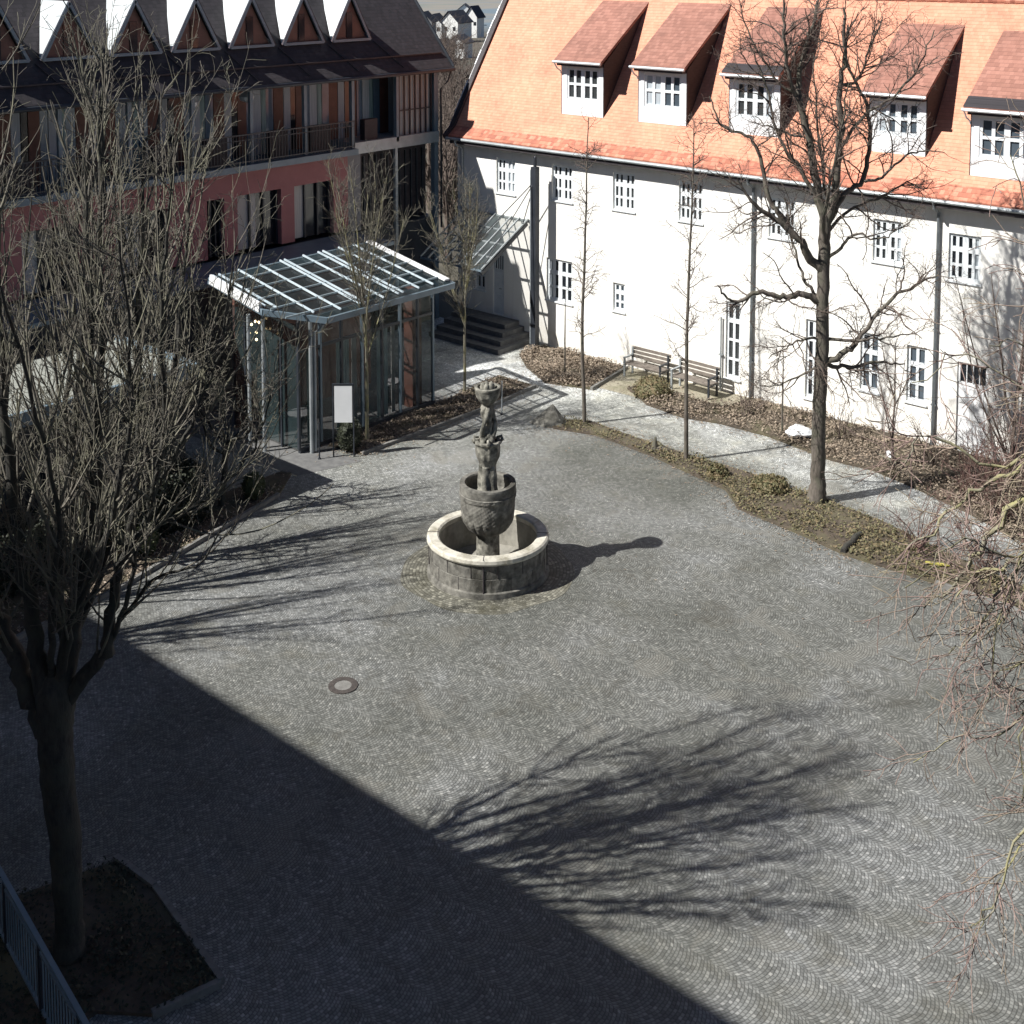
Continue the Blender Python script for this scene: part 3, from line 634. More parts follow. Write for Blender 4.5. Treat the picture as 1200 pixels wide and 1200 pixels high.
# railing
mb = MBL(); mb.bar((LX+.28, 12, 8.42), (LX+.28, 29.2, 8.42), .04).bar((LX+.28, 12, 7.56), (LX+.28, 29.2, 7.56), .03).bar((LX+.28, 12, 8.25), (LX+.28, 29.2, 8.25), .025)
y = 12.
while y < 29.2: mb.box(LX+.27, LX+.29, y, y+.018, 7.5, 8.4); y += .12
obj('railing', mb, 'darksteel', lb)
for y, w_ in ((16.9, .7), (19.2, .6), (21.5, .8), (23.4, .75), (25.9, .7), (27.6, .8), (30.0, .6)):
    mb = MBL(); mb.box(LX-.35, LX-.1, y, y+w_, 7.46, 8.35); obj('balcony_screen', mb, 'slate', lb)
for y in (23.0, 25.15):
    mb = MBL(); mb.lathe(LX-.35, y, [(.02, 9.35), (.2, 9.42), (.25, 9.55), (.1, 9.72)], 14); obj('lamp', mb, 'zinc', lb)
# main roof
ex, ez = LX+.42, 9.98; ms = math.tan(R(50)); rx = -36.2; rz = ez+(ex-rx)*ms
def lz(x): return ez+(ex-x)*ms
mb = MBL(); mb.slab([(ex, LY0, ez), (ex, 33.9, ez), (rx, 33.9, rz), (rx, LY0, rz)], (-.05, 0, -.16)); mb.slab([(rx, LY0, rz), (rx, 33.9, rz), (-39.5, 33.9, ez-.1), (-39.5, LY0, ez-.1)], (0, 0, -.16))
lr = obj('roof', mb, 'darktile', lb)
mb = MBL(); mb.quad((LX-1, 33.4, 9.9), (rx, 33.4, rz-.3), (-39.0, 33.4, 9.9)); mb.quad((-39.0, 33.38, 9.9), (rx, 33.38, rz-.3), (LX-1, 33.38, 9.9)); obj('gable', mb, 'greywall', lb)
mb = MBL(); mb.tube([(ex+.06, LY0, ez-.08), (ex+.06, 33.92, ez-.08)], .07, 8); mb.tube([(ex+.06, 33.75, ez-.12), (ex-.05, 33.7, ez-.5), (LX+.1, 33.6, ez-.8), (LX+.1, 33.6, 4)], .04, 7); obj('gutter', mb, 'darksteel', lr)
mb = MBL(); mb.bar((ex, 33.94, ez), (rx, 33.94, rz+.02), .05, .16); obj('verge', mb, 'darksteel', lr)
for k in range(9):
    yb = 29.75-2.13*k                                     # centre of each dormer
    hw, hh = .86, 1.62; xf = LX-.55; zf = lz(xf)-.02
    za = zf+hh; xa = ex-(za-ez)/ms
    A0 = (xf+.12, yb-hw-.05, zf-.0); A1 = (xf+.12, yb+hw+.05, zf-.0); AP = (xf+.12, yb, za)
    xb0 = ex-(zf-ez)/ms
    mb = MBL()
    mb.slab([A0, AP, (xa-.1, yb, za)], (-.0, -.05, .03))
    dl = obj('dormer_slope', mb, 'zinc', lb)
    mb = MBL(); mb.slab([A1, (xa-.1, yb, za), AP], (0, .05, .03)); obj('dormer_slope', mb, 'slate', lb)  # slope away from the sun: its shade is put into a darker material
    g = MBL(); g.slab([(xf, yb-hw+.1, zf+.03), (xf, yb+hw-.1, zf+.03), (xf, yb, za-.14)], (-.06, 0, 0)); gp = obj('gable_panel', g, 'rustpanel', lb)
    g = MBL()
    for s_ in (-1, 1): g.bar((xf+.1, yb+s_*hw, zf), (xf+.1, yb, za-.02), .07, .09)
    g.bar((xf+.1, yb-hw, zf+.02), (xf+.1, yb+hw, zf+.02), .08, .09); obj('gable_frame', g, 'steel', lb)
    g = MBL(); g.box(xf+.001, xf+.03, yb-.16, yb+.1, zf+.1, zf+.98); obj('gable_window', g, 'pane', gp)
    # valley flashings running down the lower roof
    g = MBL(); g.bar((xf+.1, yb+1.05, lz(xf+.1)+.03), (ex-.1, yb+1.75, ez+.13), .06, .03); obj('roof_flashing', g, 'slate', lr)
for z_ in (10.45,):
    mb = MBL(); xs = ex-(z_-ez)/ms; mb.bar((xs, LY0, z_+.05), (xs, 33.7, z_+.05), .05, .05); obj('snow_rail', mb, 'slate', lr)
# flat annex with gravel roof, left
an = thing('flat_annex', 'low annex with pale gravel roof half hidden behind upright stems', 'building', (-30, 13, 0))
mb = MB(); mb.box(-34.2, -27.5, 5, 18.6, 0, 3.3); obj('wall', mb, 'darksteel', an)
mb = MB(); mb.box(-30.98, -27.3, 5, 18.75, 3.3, 3.5); obj('roof', mb, 'roofgravel', an)
mb = MB(); mb.box(-27.3, -27.18, 5, 18.87, 3.28, 3.62).box(-30.98, -27.3, 18.75, 18.87, 3.28, 3.62); obj('roof_edge', mb, 'steel', an)
for k in range(8):
    g = MB(); y = 6+k*1.55; g.box(-27.5, -27.47, y, y+1.3, .3, 2.9); w = obj('window', g, 'pane', an)

# ============================================================ GLASS PAVILION
pv = thing('glass_pavilion', 'glazed entrance pavilion with white ribbed glass roof beside the red building', 'pavilion', (-29.5, 25.5, 0))
def rz_(x): return 4.0+.19*(-26.9-x)
PX0, PX1, PY0, PY1 = -30.7, -27.7, 22.5, 27.9
mb = MB(); outl = [(-26.9, 22.9), (-26.9, 28.0), (-30.7, 28.0), (-30.7, 21.7), (-28.2, 21.7)]
mb.slab([(x, y, rz_(x)) for x, y in outl], (0, 0, .02)); obj('glass_roof', mb, 'roofglass', pv)
mb = MB()
for (a, b_) in zip(outl, outl[1:]+outl[:1]):
    mb.bar((a[0], a[1], rz_(a[0])-.09), (b_[0], b_[1], rz_(b_[0])-.09), .1, .17)
obj('fascia', mb, 'steel', pv)
ys_ = [21.78, 22.0, 22.7, 23.5, 24.25, 24.42, 25.15, 25.75, 25.95, 26.6, 27.2]
for i, y in enumerate(ys_):
    xf = -27.0 if y > 22.9 else -27.0-(22.9-y)*1.08
    mb = MB(); mb.bar((xf, y, rz_(xf)+.07), (-30.65, y, rz_(-30.65)+.07), .04, .05); obj('roof_rib', mb, 'ribsteel', pv)
mb = MB(); mb.bar((-27.05, 27.85, 4.09), (-30.6, 27.85, rz_(-30.6)+.07), .22, .05); obj('roof_rib', mb, 'white', pv)
mb = MB(); mb.bar((-28.3, 21.66, rz_(-28.3)+.02), (-30.6, 21.66, rz_(-30.6)+.0), .06, .28); obj('side_fascia', mb, 'white', pv)
for x in (-27.35, -28.0, -28.7, -29.4, -30.1):
    mb = MB(); mb.bar((x, 21.8, rz_(x)+.05), (x, 27.9, rz_(x)+.05), .04, .05); obj('purlin', mb, 'roofsteel', pv)
# glazing and mullions of the long front
mb = MB(); mb.box(PX1-.01, PX1+.01, PY0+.1, PY1, .1, 3.72); obj('front_glazing', mb, 'glass', pv)
mb = MB(); mb.box(PX0, PX1, PY0-.01, PY0+.01, .1, 3.72); obj('side_glazing', mb, 'glass', pv)
mb = MB(); mb.box(PX1-.05, PX1+.05, PY0, PY1, 0, .12); obj('base_rail', mb, 'darksteel', pv); mb = MB(); mb.box(PX1-.04, PX1+.04, PY0, PY1, 2.9, 2.98).box(PX1-.05, PX1+.05, PY0, PY1, 3.72, 3.86); obj('front_rail', mb, 'darksteel', pv)
for k, y in enumerate((22.5, 23.3, 24.1, 24.9, 25.7, 26.45, 27.2, 27.86)):
    mb = MB(); mb.box(PX1-.04, PX1+.045, y-.035, y+.035, .12, 3.8); obj('mullion', mb, 'steel' if k % 2 else 'darksteel', pv)
for x in (-28.45, -29.3, -30.1):
    mb = MB(); mb.box(x-.03, x+.03, PY0-.04, PY0+.04, 0, 4.0); obj('mullion', mb, 'darksteel', pv)
for x, y in ((-27.45, 22.75), (-28.55, 21.95), (-28.95, 21.75)):
    mb = MB(); mb.tube([(x, y, 0), (x, y, 3.95)], .055, 10); obj('column', mb, 'palesteel', pv)
mb = MB(); mb.tube([(-27.0, 22.85, 3.8), (-27.15, 22.85, 3.62), (-27.4, 22.85, 3.5), (-27.4, 22.85, .05)], .045, 8); obj('downpipe', mb, 'palesteel', pv)
for y, w_, mt in ((24.0, .5, 'teal2'), (24.6, .2, 'curtain'), (25.6, .45, 'teal2'), (26.2, .15, 'curtain'), (22.9, .25, 'teal')):
    mb = MB()
    n = 10
    for i in range(n): t = i/n; mb.quad((PX1-.12-.03*(i % 2), y+w_*t, .15), (PX1-.12-.03*((i+1) % 2), y+w_*(t+1/n), .15), (PX1-.12-.03*((i+1) % 2), y+w_*(t+1/n), 2.88), (PX1-.12-.03*(i % 2), y+w_*t, 2.88))
    obj('curtain', mb, mt, pv)
mb = MB(); mb.box(PX1-.5, PX1-.12, 27.1, 27.5, 0, 3.8); obj('brown_pillar', mb, 'rustpanel', pv)
mb = MB(); mb.box(PX0, PX0+.1, 22.5, 27.9, 0, 4.5); obj('back_wall', mb, 'rustpanel', pv)
mb = MB(); mb.box(PX0, PX1-.06, 22.6, 27.85, .007, .03); obj('floor', mb, 'paving', pv)
for i, (y, x, z) in enumerate(((22.3, -29.35, 3.55), (22.15, -29.0, 3.62), (22.2, -29.5, 3.2), (22.25, -29.25, 3.25), (22.1, -29.05, 3.12), (22.35, -29.6, 3.4))):
    m2, nt2, b2 = (None, None, None)
    if i == 0:
        m2, nt2, b2 = new_mat('warm_lamp'); b2.inputs['Emission Color'].default_value = (1, .75, .4, 1); b2.inputs['Emission Strength'].default_value = 3; b2.inputs['Base Color'].default_value = (.9, .8, .6, 1); M['bulb'] = m2
    g = MB(); g.lathe(x, y, [(.01, z-.04), (.033, z-.015), (.033, z+.015), (.01, z+.04)], 8); pl = obj('pendant_lamp', g, 'bulb', pv); g = MB(); g.tube([(x, y, z+.04), (x, y, 3.95)], .005, 3); obj('cord', g, 'darksteel', pl)
# furniture seen through the glass
for i, (x, y) in enumerate(((-28.6, 23.3), (-28.5, 24.9), (-28.7, 26.9))):
    t = thing('bistro_table', ('dark round table nearest the pavilion corner', 'dark round table mid pavilion behind the teal curtain', 'dark round table at the far end of the pavilion')[i], 'table', (x, y, .03), 'tables inside the pavilion')
    g = MB(); g.lathe(x, y, [(.38, .74), (.38, .77)], 20); obj('table_top', g, 'greywall', t)
    g = MB(); g.lathe(x, y, [(.2, .03), (.04, .07), (.03, .74)], 12); obj('leg', g, 'darksteel', t)

# ============================================================ FOUNTAIN
fo = thing('stone_fountain', 'tiered carved stone fountain with round basin in the middle of the square', 'fountain', (FX, FY, 0))
rn = lambda a, z: 1+.004*math.sin(17*a+z*9)
mb = MB(); mb.lathe(FX, FY, [(1.2, .0), (1.4, .0), (1.385, .12), (1.34, .14), (1.34, .42), (1.33, .435), (1.335, .45), (1.335, .76), (1.125, .76)], 72, rn, False); obj('basin', mb, 'stone', fo)
mb = MB(); mb.lathe(FX, FY, [(1.125, .765), (1.12, .1), (.02, .1)], 60, None, False); obj('basin_lining', mb, 'lining', fo)
mb = MB(); mb.lathe(FX, FY, [(1.13, .76), (1.38, .76), (1.4, .8), (1.39, .87), (1.35, .9), (1.16, .9), (1.12, .87), (1.13, .76)], 72, None, False); rim = obj('basin_rim', mb, 'rimstone', fo, smooth=False)
mb = MB()
for a in (R(-52), R(40), R(128), R(220)):
    mb.bar((FX+1.125*math.cos(a), FY+1.125*math.sin(a), .903), (FX+1.395*math.cos(a), FY+1.395*math.sin(a), .903), .014, .006)
    mb.box(FX+1.35*math.cos(a)-.01, FX+1.35*math.cos(a)+.01, FY+1.35*math.sin(a)-.01, FY+1.35*math.sin(a)+.01, .12, .76)
obj('rim_joint', mb, 'slate', rim)
mb = MB()
for k in range(14):
    for z0, z1, o_ in ((.14, .43, 0), (.45, .76, .5)):
        a = 2*PI*(k+o_)/14; mb.slab([(FX+1.32*math.cos(a), FY+1.32*math.sin(a), z0), (FX+1.343*math.cos(a), FY+1.343*math.sin(a), z0), (FX+1.343*math.cos(a), FY+1.343*math.sin(a), z1), (FX+1.32*math.cos(a), FY+1.32*math.sin(a), z1)], (-.012*math.sin(a), .012*math.cos(a), 0))
bj = obj('block_joints', mb, 'slate', rim)
a = R(228); mb = MB(); mb.box(FX-1.26-.04, FX-1.26+.02, FY-.62, FY-.5, .38, .62); obj('basin_plaque', mb, 'iron', fo)
mb = MB(); mb.lathe(FX, FY, [(.36, .1), (.34, .2), (.27, .25), (.26, .9), (.3, .98)], 28, lambda a, z: 1+.03*math.cos(6*a)); obj('basin_column', mb, 'carved', fo, smooth=True)
def relief(a, z):
    t = (z-1.0)/.9
    g = abs(math.sin(9*a)); ring = .035 if 1.78 < z < 1.9 or 1.34 < z < 1.4 else 0
    mask = .03*max(0, math.cos(4*a))*math.exp(-((z-1.58)/.1)**2)
    return 1+.045*g*(1 if z < 1.34 else .25)+ring+mask+.006*math.sin(31*a+z*40)
prof = [(.28, .92), (.36, .96), (.46, 1.05), (.54, 1.18), (.595, 1.34), (.615, 1.52), (.62, 1.7), (.625, 1.86), (.64, 1.92), (.645, 2.06), (.635, 2.1), (.53, 2.1), (.51, 2.07), (.5, 1.8), (.4, 1.66), (.02, 1.62)]
pp = []
for (r0, z0), (r1, z1) in zip(prof[:-1], prof[1:]):
    for k in range(3): pp.append((r0+(r1-r0)*k/3, z0+(z1-z0)*k/3))
pp.append(prof[-1])
mb = MB(); mb.lathe(FX, FY, pp, 144, lambda a, z: relief(a, z) if z < 1.9 else 1, False); obj('large_bowl', mb, 'stone', fo)
def fig(a, z): return 1+.2*math.cos(4*a+z*2.2)+.11*math.sin(3*a+z*17)+.09*math.sin(7*a-z*23)+.05*math.sin(13*a+z*31)
def dense(p, n):
    o = []
    for (r0, z0), (r1, z1) in zip(p[:-1], p[1:]):
        for k in range(n): o.append((r0+(r1-r0)*k/n, z0+(z1-z0)*k/n))
    return o+[p[-1]]
mb = MB(); mb.lathe(FX, FY, dense([(.3, 1.62), (.27, 1.75), (.21, 1.95), (.2, 2.3), (.18, 2.5)], 5), 36, lambda a, z: 1+.13*math.cos(5*a)+.04*math.sin(9*a+z*14)); obj('shaft', mb, 'carved', fo, smooth=True)
mb = MB(); mb.lathe(FX, FY, dense([(.17, 2.45), (.2, 2.56), (.26, 2.7), (.275, 2.86), (.27, 2.98), (.31, 3.03), (.3, 3.07), (.22, 3.07), (.2, 2.98)], 3), 40, lambda a, z: 1+.055*math.cos(10*a), True); obj('small_bowl', mb, 'carved', fo, smooth=True)
mb = MB()
for k in range(4):
    a = PI/4+k*PI/2; mb.tube([(FX+.27*math.cos(a), FY+.27*math.sin(a), 3.02), (FX+.33*math.cos(a), FY+.33*math.sin(a), 3.08), (FX+.31*math.cos(a), FY+.31*math.sin(a), 3.16), (FX+.2*math.cos(a), FY+.2*math.sin(a), 3.14)], [.05, .045, .04, .02], 7)
obj('carved_heads', mb, 'carved', fo, smooth=True)
mb = MB(); mb.lathe(FX, FY, dense([(.18, 3.02), (.15, 3.2), (.11, 3.42), (.12, 3.6), (.14, 3.75), (.11, 3.9), (.14, 3.98)], 6), 36, fig); 
for s_ in (0, 2.1, 4.2):
    pts = [(FX+(.12+.05*math.sin(t*3))*math.cos(s_+t*1.1), FY+(.12+.05*math.sin(t*3))*math.sin(s_+t*1.1), 3.12+t*.55) for t in np.linspace(0, 1.45, 9)]
    mb.tube(pts, [.05, .055, .06, .05, .045, .05, .06, .055, .03], 8)
obj('carved_figures', mb, 'carved', fo, smooth=True)
mb = MB(); mb.lathe(FX, FY, dense([(.14, 3.93), (.2, 4.0), (.26, 4.1), (.285, 4.22), (.3, 4.27), (.3, 4.32), (.23, 4.32), (.22, 4.25), (.02, 4.2)], 3), 40, lambda a, z: 1+.04*math.cos(9*a) if z < 4.2 else 1, False); obj('top_bowl', mb, 'carved', fo, smooth=True)
mb = MB()
for k in range(5):
    a = k*1.3; mb.lathe(FX+.1*math.cos(a), FY+.1*math.sin(a), [(.02, 4.2), (.07, 4.25), (.08, 4.32), (.04, 4.4), (.01, 4.42)], 10)
obj('top_ornament', mb, 'carved', fo, smooth=True)

# ============================================================ SMALL THINGS
mh = thing('manhole_cover', 'round iron manhole cover with pale concrete centre in the setts', 'manhole cover', (-17.97, 15.58, 0))
mb = MB(); mb.lathe(-17.97, 15.58, [(.17, .004), (.17, .018), (.285, .018), (.285, .004)], 36, None, False); obj('iron_ring', mb, 'iron', mh)
mb = MB(); mb.lathe(-17.97, 15.58, [(.172, .004), (.165, .014), (.0, .014)], 30, None, False); obj('concrete_infill', mb, 'kerb', mh)
def bench(x, y, ang, label):
    t = thing('park_bench', label, 'bench', (0, 0, 0), 'benches against the cream wall')
    s = MB()
    for k in range(4): s.box(-.78, .78, -.23+k*.115, -.23+k*.115+.09, .43, .46)
    obj('seat', s, 'wood', t)
    s = MB()
    for k in range(3): s.box(-.78, .78, .25+.03*k, .28+.03*k, .55+k*.13, .65+k*.13)
    obj('backrest', s, 'wood', t)
    for sx in (-.72, .72):
        s = MB(); s.box(sx-.03, sx+.03, -.24, -.19, 0, .64); s.box(sx-.03, sx+.03, .22, .27, 0, .9); s.box(sx-.03, sx+.03, -.19, .22, .37, .43); s.box(sx-.035, sx+.035, -.26, .26, .62, .66); obj('side_frame', s, 'palesteel' if sx < 0 else 'darksteel', t)
    t.location = (x, y, .01); t.rotation_euler = (0, 0, ang); return t
bench(-24.02, 34.2, 0, 'grey wooden bench nearer the corner bed, first of two by the wall')
bench(-22.1, 34.15, R(-2), 'grey wooden bench beside the thin downpipe, behind a slender tree')
sg = thing('info_sign', 'white upright information board on two thin posts before the pavilion', 'sign', (-26.5, 23.2, 0))
sa, sb = Vector((-26.75, 23.0, 0)), Vector((-26.38, 23.33, 0))
mb = MB(); dv = (sb-sa).normalized(); nv = Vector((dv.y, -dv.x, 0))*.02
mb.slab([tuple(sa+Vector((0, 0, 1.0))), tuple(sb+Vector((0, 0, 1.0))), tuple(sb+Vector((0, 0, 2.05))), tuple(sa+Vector((0, 0, 2.05)))], tuple(nv)); obj('board', mb, 'white', sg)
for p in (sa-dv*.04, sb+dv*.04):
    mb = MB(); mb.tube([(p.x, p.y, 0), (p.x, p.y, 2.12)], .022, 8); obj('post', mb, 'darksteel', sg)
mb = MB(); mb.bar(tuple(sa-dv*.05+Vector((0, 0, 2.09))), tuple(sb+dv*.05+Vector((0, 0, 2.09))), .05, .05); obj('top_rail', mb, 'darksteel', sg)
for k, (p, lb_) in enumerate((((-25.45, 28.6), 'thin grey marker pole standing in the setts behind the fountain'), ((-26.95, 22.6), 'thin dark pole beside the information board'))):
    t = thing('marker_pole', lb_, 'pole', (*p, 0)); mb = MB(); mb.tube([(*p, 0), (*p, 1.05)], .022, 7); obj('pole', mb, 'palesteel' if k == 0 else 'darksteel', t)
    mb = MB(); mb.lathe(*p, [(.05, .0), (.05, .03), (.03, .04)], 10); obj('foot', mb, 'darksteel', t)
def leafball(cx, cy, cz, rx_, rz2, n, size, name, mat, par, square=0):
    d = RNG.normal(size=(n, 3)); d /= np.linalg.norm(d, axis=1)[:, None]; rr = RNG.uniform(.82, 1.04, n)
    rr *= 1+.06*np.sin(d[:, 0]*9+d[:, 2]*7)
    c = d*rr[:, None]*np.array([rx_, rx_, rz2])+np.array([cx, cy, cz])-np.array(origin(par)); c = c[c[:, 2]+origin(par).z > 0.02]; n = len(c)
    u = RNG.normal(size=(n, 3)); u /= np.linalg.norm(u, axis=1)[:, None]; v = np.cross(u, RNG.normal(size=(n, 3))); v /= np.linalg.norm(v, axis=1)[:, None]
    s = size*RNG.uniform(.6, 1.3, n)[:, None]; V = np.stack([c-u*s, c+v*s*.6, c+u*s, c-v*s*.6], 1).reshape(-1, 3); F = np.arange(4*n).reshape(-1, 4)
    me = bpy.data.meshes.new(name); me.from_pydata(V.tolist(), [], F.tolist()); me.materials.append(M[mat])
    o = bpy.data.objects.new(name, me); COL.objects.link(o); o.parent = par; return o
def shrub_core(cx, cy, cz, r, rz2, mat, par):
    mb = MB(); mb.lathe(cx, cy, [(r*.86*math.sqrt(max(0, 1-t*t))+.001, cz+rz2*.86*t) for t in np.linspace(-.98, .98, 9)], 16); return obj('inner_foliage', mb, mat, par)
for x, y, r, rz2, lb_, mt in ((-25.6, 16.15, .3, .42, 'round clipped box ball at the kerb in the left bed', 'box'), (-26.2, 19.75, .3, .36, 'round clipped box ball near the entrance path', 'box'),
                         (-26.75, 23.55, .36, .5, 'dark round box bush behind the information board', 'hedge')):
    t = thing('box_bush', lb_, 'bush', (x, y, 0)); shrub_core(x, y, rz2*.95, r, rz2, mt, t); leafball(x, y, rz2*.95, r, rz2, 1800, .028, 'foliage', mt, t)
for i, (y0, y1) in enumerate(((5.2, 10.0), (10.3, 14.3), (15.0, 18.2))):
    t = thing('evergreen_hedge', ('dark evergreen hedge block below the left edge stems', 'dark evergreen hedge block in the middle of the left bed', 'dark evergreen hedge block nearest the entrance path')[i], 'hedge', (-26.4, (y0+y1)/2, 0), 'dark hedge blocks in the left bed')
    n = 9000; y = RNG.uniform(y0, y1, n); z = RNG.uniform(.05, 1.35, n); x = RNG.uniform(-26.9, -25.95, n)
    k = RNG.integers(0, 3, n); x = np.where(k == 0, -25.95+RNG.normal(0, .04, n), x); z = np.where(k == 1, 1.35+RNG.normal(0, .06, n), z)
    c = np.stack([x, y, z], 1)-np.array(t.location); u = RNG.normal(size=(n, 3)); u /= np.linalg.norm(u, axis=1)[:, None]; v = np.cross(u, RNG.normal(size=(n, 3))); v /= np.linalg.norm(v, axis=1)[:, None]
    s = .045; V = np.stack([c-u*s, c+v*s*.6, c+u*s, c-v*s*.6], 1).reshape(-1, 3)
    me = bpy.data.meshes.new('foliage'); me.from_pydata(V.tolist(), [], np.arange(4*n).reshape(-1, 4).tolist()); me.materials.append(M['hedge']); o = bpy.data.objects.new('foliage', me); COL.objects.link(o); o.parent = t
def rock(name, x, y, pts, top, mat, label, cat):
    t = MB(); t.add([(x+a, y+b_, 0) for a, b_ in pts]+[(x+top[0], y+top[1], top[2]), (x+top[0]+.09, y+top[1]+.03, top[2]*.93)], [(i, (i+1) % len(pts), len(pts)) for i in range(len(pts))])
    return tag(obj(name, t, mat, loc=(x, y, 0)), label, cat)
rock('standing_stone', -23.8, 29.0, [(-.55, -.42), (.1, -.38), (.5, -.05), (.42, .3), (-.1, .36)], (.02, .03, .62), 'stone', 'pointed grey stone at the left tip of the row bed', 'stone')
t = thing('tree_stump', 'small dark stump with root in the row bed between slender trees', 'stump', (-20.2, 29.25, 0))
mb = MB(); mb.tube([(-20.2, 29.25, 0), (-20.22, 29.26, .25), (-20.2, 29.27, .42)], [.13, .07, .03], 8); mb.tube([(-20.2, 29.25, .06), (-20.0, 29.35, .1), (-19.75, 29.5, .03)], [.1, .07, .04], 7); obj('stump', mb, 'bark', t)
t = thing('log', 'short dark log lying at the plaza end of the row bed', 'log', (-13.27, 27.5, 0))
mb = MB(); mb.tube([(-13.25, 26.95, .07), (-13.29, 27.2, .09), (-13.28, 27.5, .1), (-13.36, 27.8, .09), (-13.36, 28.1, .08)], [.065, .08, .075, .08, .06], 14); obj('trunk_piece', mb, 'olive', t)
t = thing('white_sack', 'crumpled white plastic sack lying in the bed left of the big tree', 'sack', (-17.64, 32.9, 0.05))
mb = MB(); mb.lathe(-17.64, 32.9, [(.15, .07), (.36, .12), (.4, .2), (.25, .3), (.05, .33)], 18, lambda a, z: 1+.2*math.sin(3*a+1)+.08*math.sin(11*a+z*20)); obj('sack_body', mb, 'bag', t)
mb = MB(); mb.lathe(-17.3, 32.95, [(.02, .1), (.1, .14), (.12, .2), (.05, .26)], 10, lambda a, z: 1+.25*math.sin(4*a)); obj('knot', mb, 'bag', t)
t = thing('ground_spike', 'small white marker stake among dry plants left of the white door', 'stake', (-14.7, 32.6, 0.05))
mb = MB(); mb.tube([(-14.7, 32.6, .05), (-14.7, 32.6, .32)], .03, 7); obj('stake', mb, 'bark', t); mb = MB(); mb.box(-14.8, -14.6, 32.57, 32.63, .28, .44); obj('plate', mb, 'bag', t)
t = thing('yellow_marker', 'yellow plastic strip lying on the row bed behind lichened branches', 'marker', (-11.3, 27.8, .05))
mb = MB(); mb.bar((-11.55, 27.67, .1), (-11.05, 27.84, .12), .07, .03); obj('strip', mb, 'yellow', t)
# railing bottom left
fe = thing('metal_railing', 'blue grey metal railing with upright bars in the near left corner', 'railing', (-16, 7.6, 0))
fa, fb = Vector((-18.3, 8.35, 0)), Vector((-12.2, 7.25, 0)); fd = (fb-fa); L = fd.length; fd.normalize()
for z_, w_ in ((1.12, .07), (.98, .035), (.16, .04)):
    mb = MB(); mb.bar(tuple(fa+UP*z_), tuple(fb+UP*z_), w_, .045); obj('rail', mb, 'steel', fe)
mb = MB(); s = 0
while s < L: p = fa+fd*s; mb.box(p.x-.008, p.x+.008, p.y-.008, p.y+.008, .16, .97); s += .11
obj('bars', mb, 'steel', fe)
for s in np.arange(.4, L, 1.45):
    p = fa+fd*s; mb = MB(); mb.box(p.x-.025, p.x+.025, p.y-.025, p.y+.025, 0, 1.1); obj('post', mb, 'darksteel', fe)

# ============================================================ TREES
def guided(name, label, base, trunk, limbs, tr, cfg, mats, seed, cat='tree', group=None, lmin=.6):
    rng = np.random.default_rng(seed); t = thing(name, label, cat, base, group); T = Branches(); C = Branches()
    P, r = limb(base, trunk, 0, tr[0], tr[1], rng, .012)
    nb = 6; r[:nb] *= np.linspace(1.35, 1, nb)
    if tr[1] > .2: r[-6:] *= np.array([1.06, 1.04, .97, .85, .62, .2])
    T.add(P, r)
    for pts, dep, r0, r1 in limbs:
        P, r = limb(base, pts, dep, r0, r1, rng, .02+.1*r1)
        T.add(P, r); ramify(C, P, r, cfg, 0, rng)
    T.mesh('trunk', mats[0], t); C.mesh('crown', mats[1], t, .0038); return t
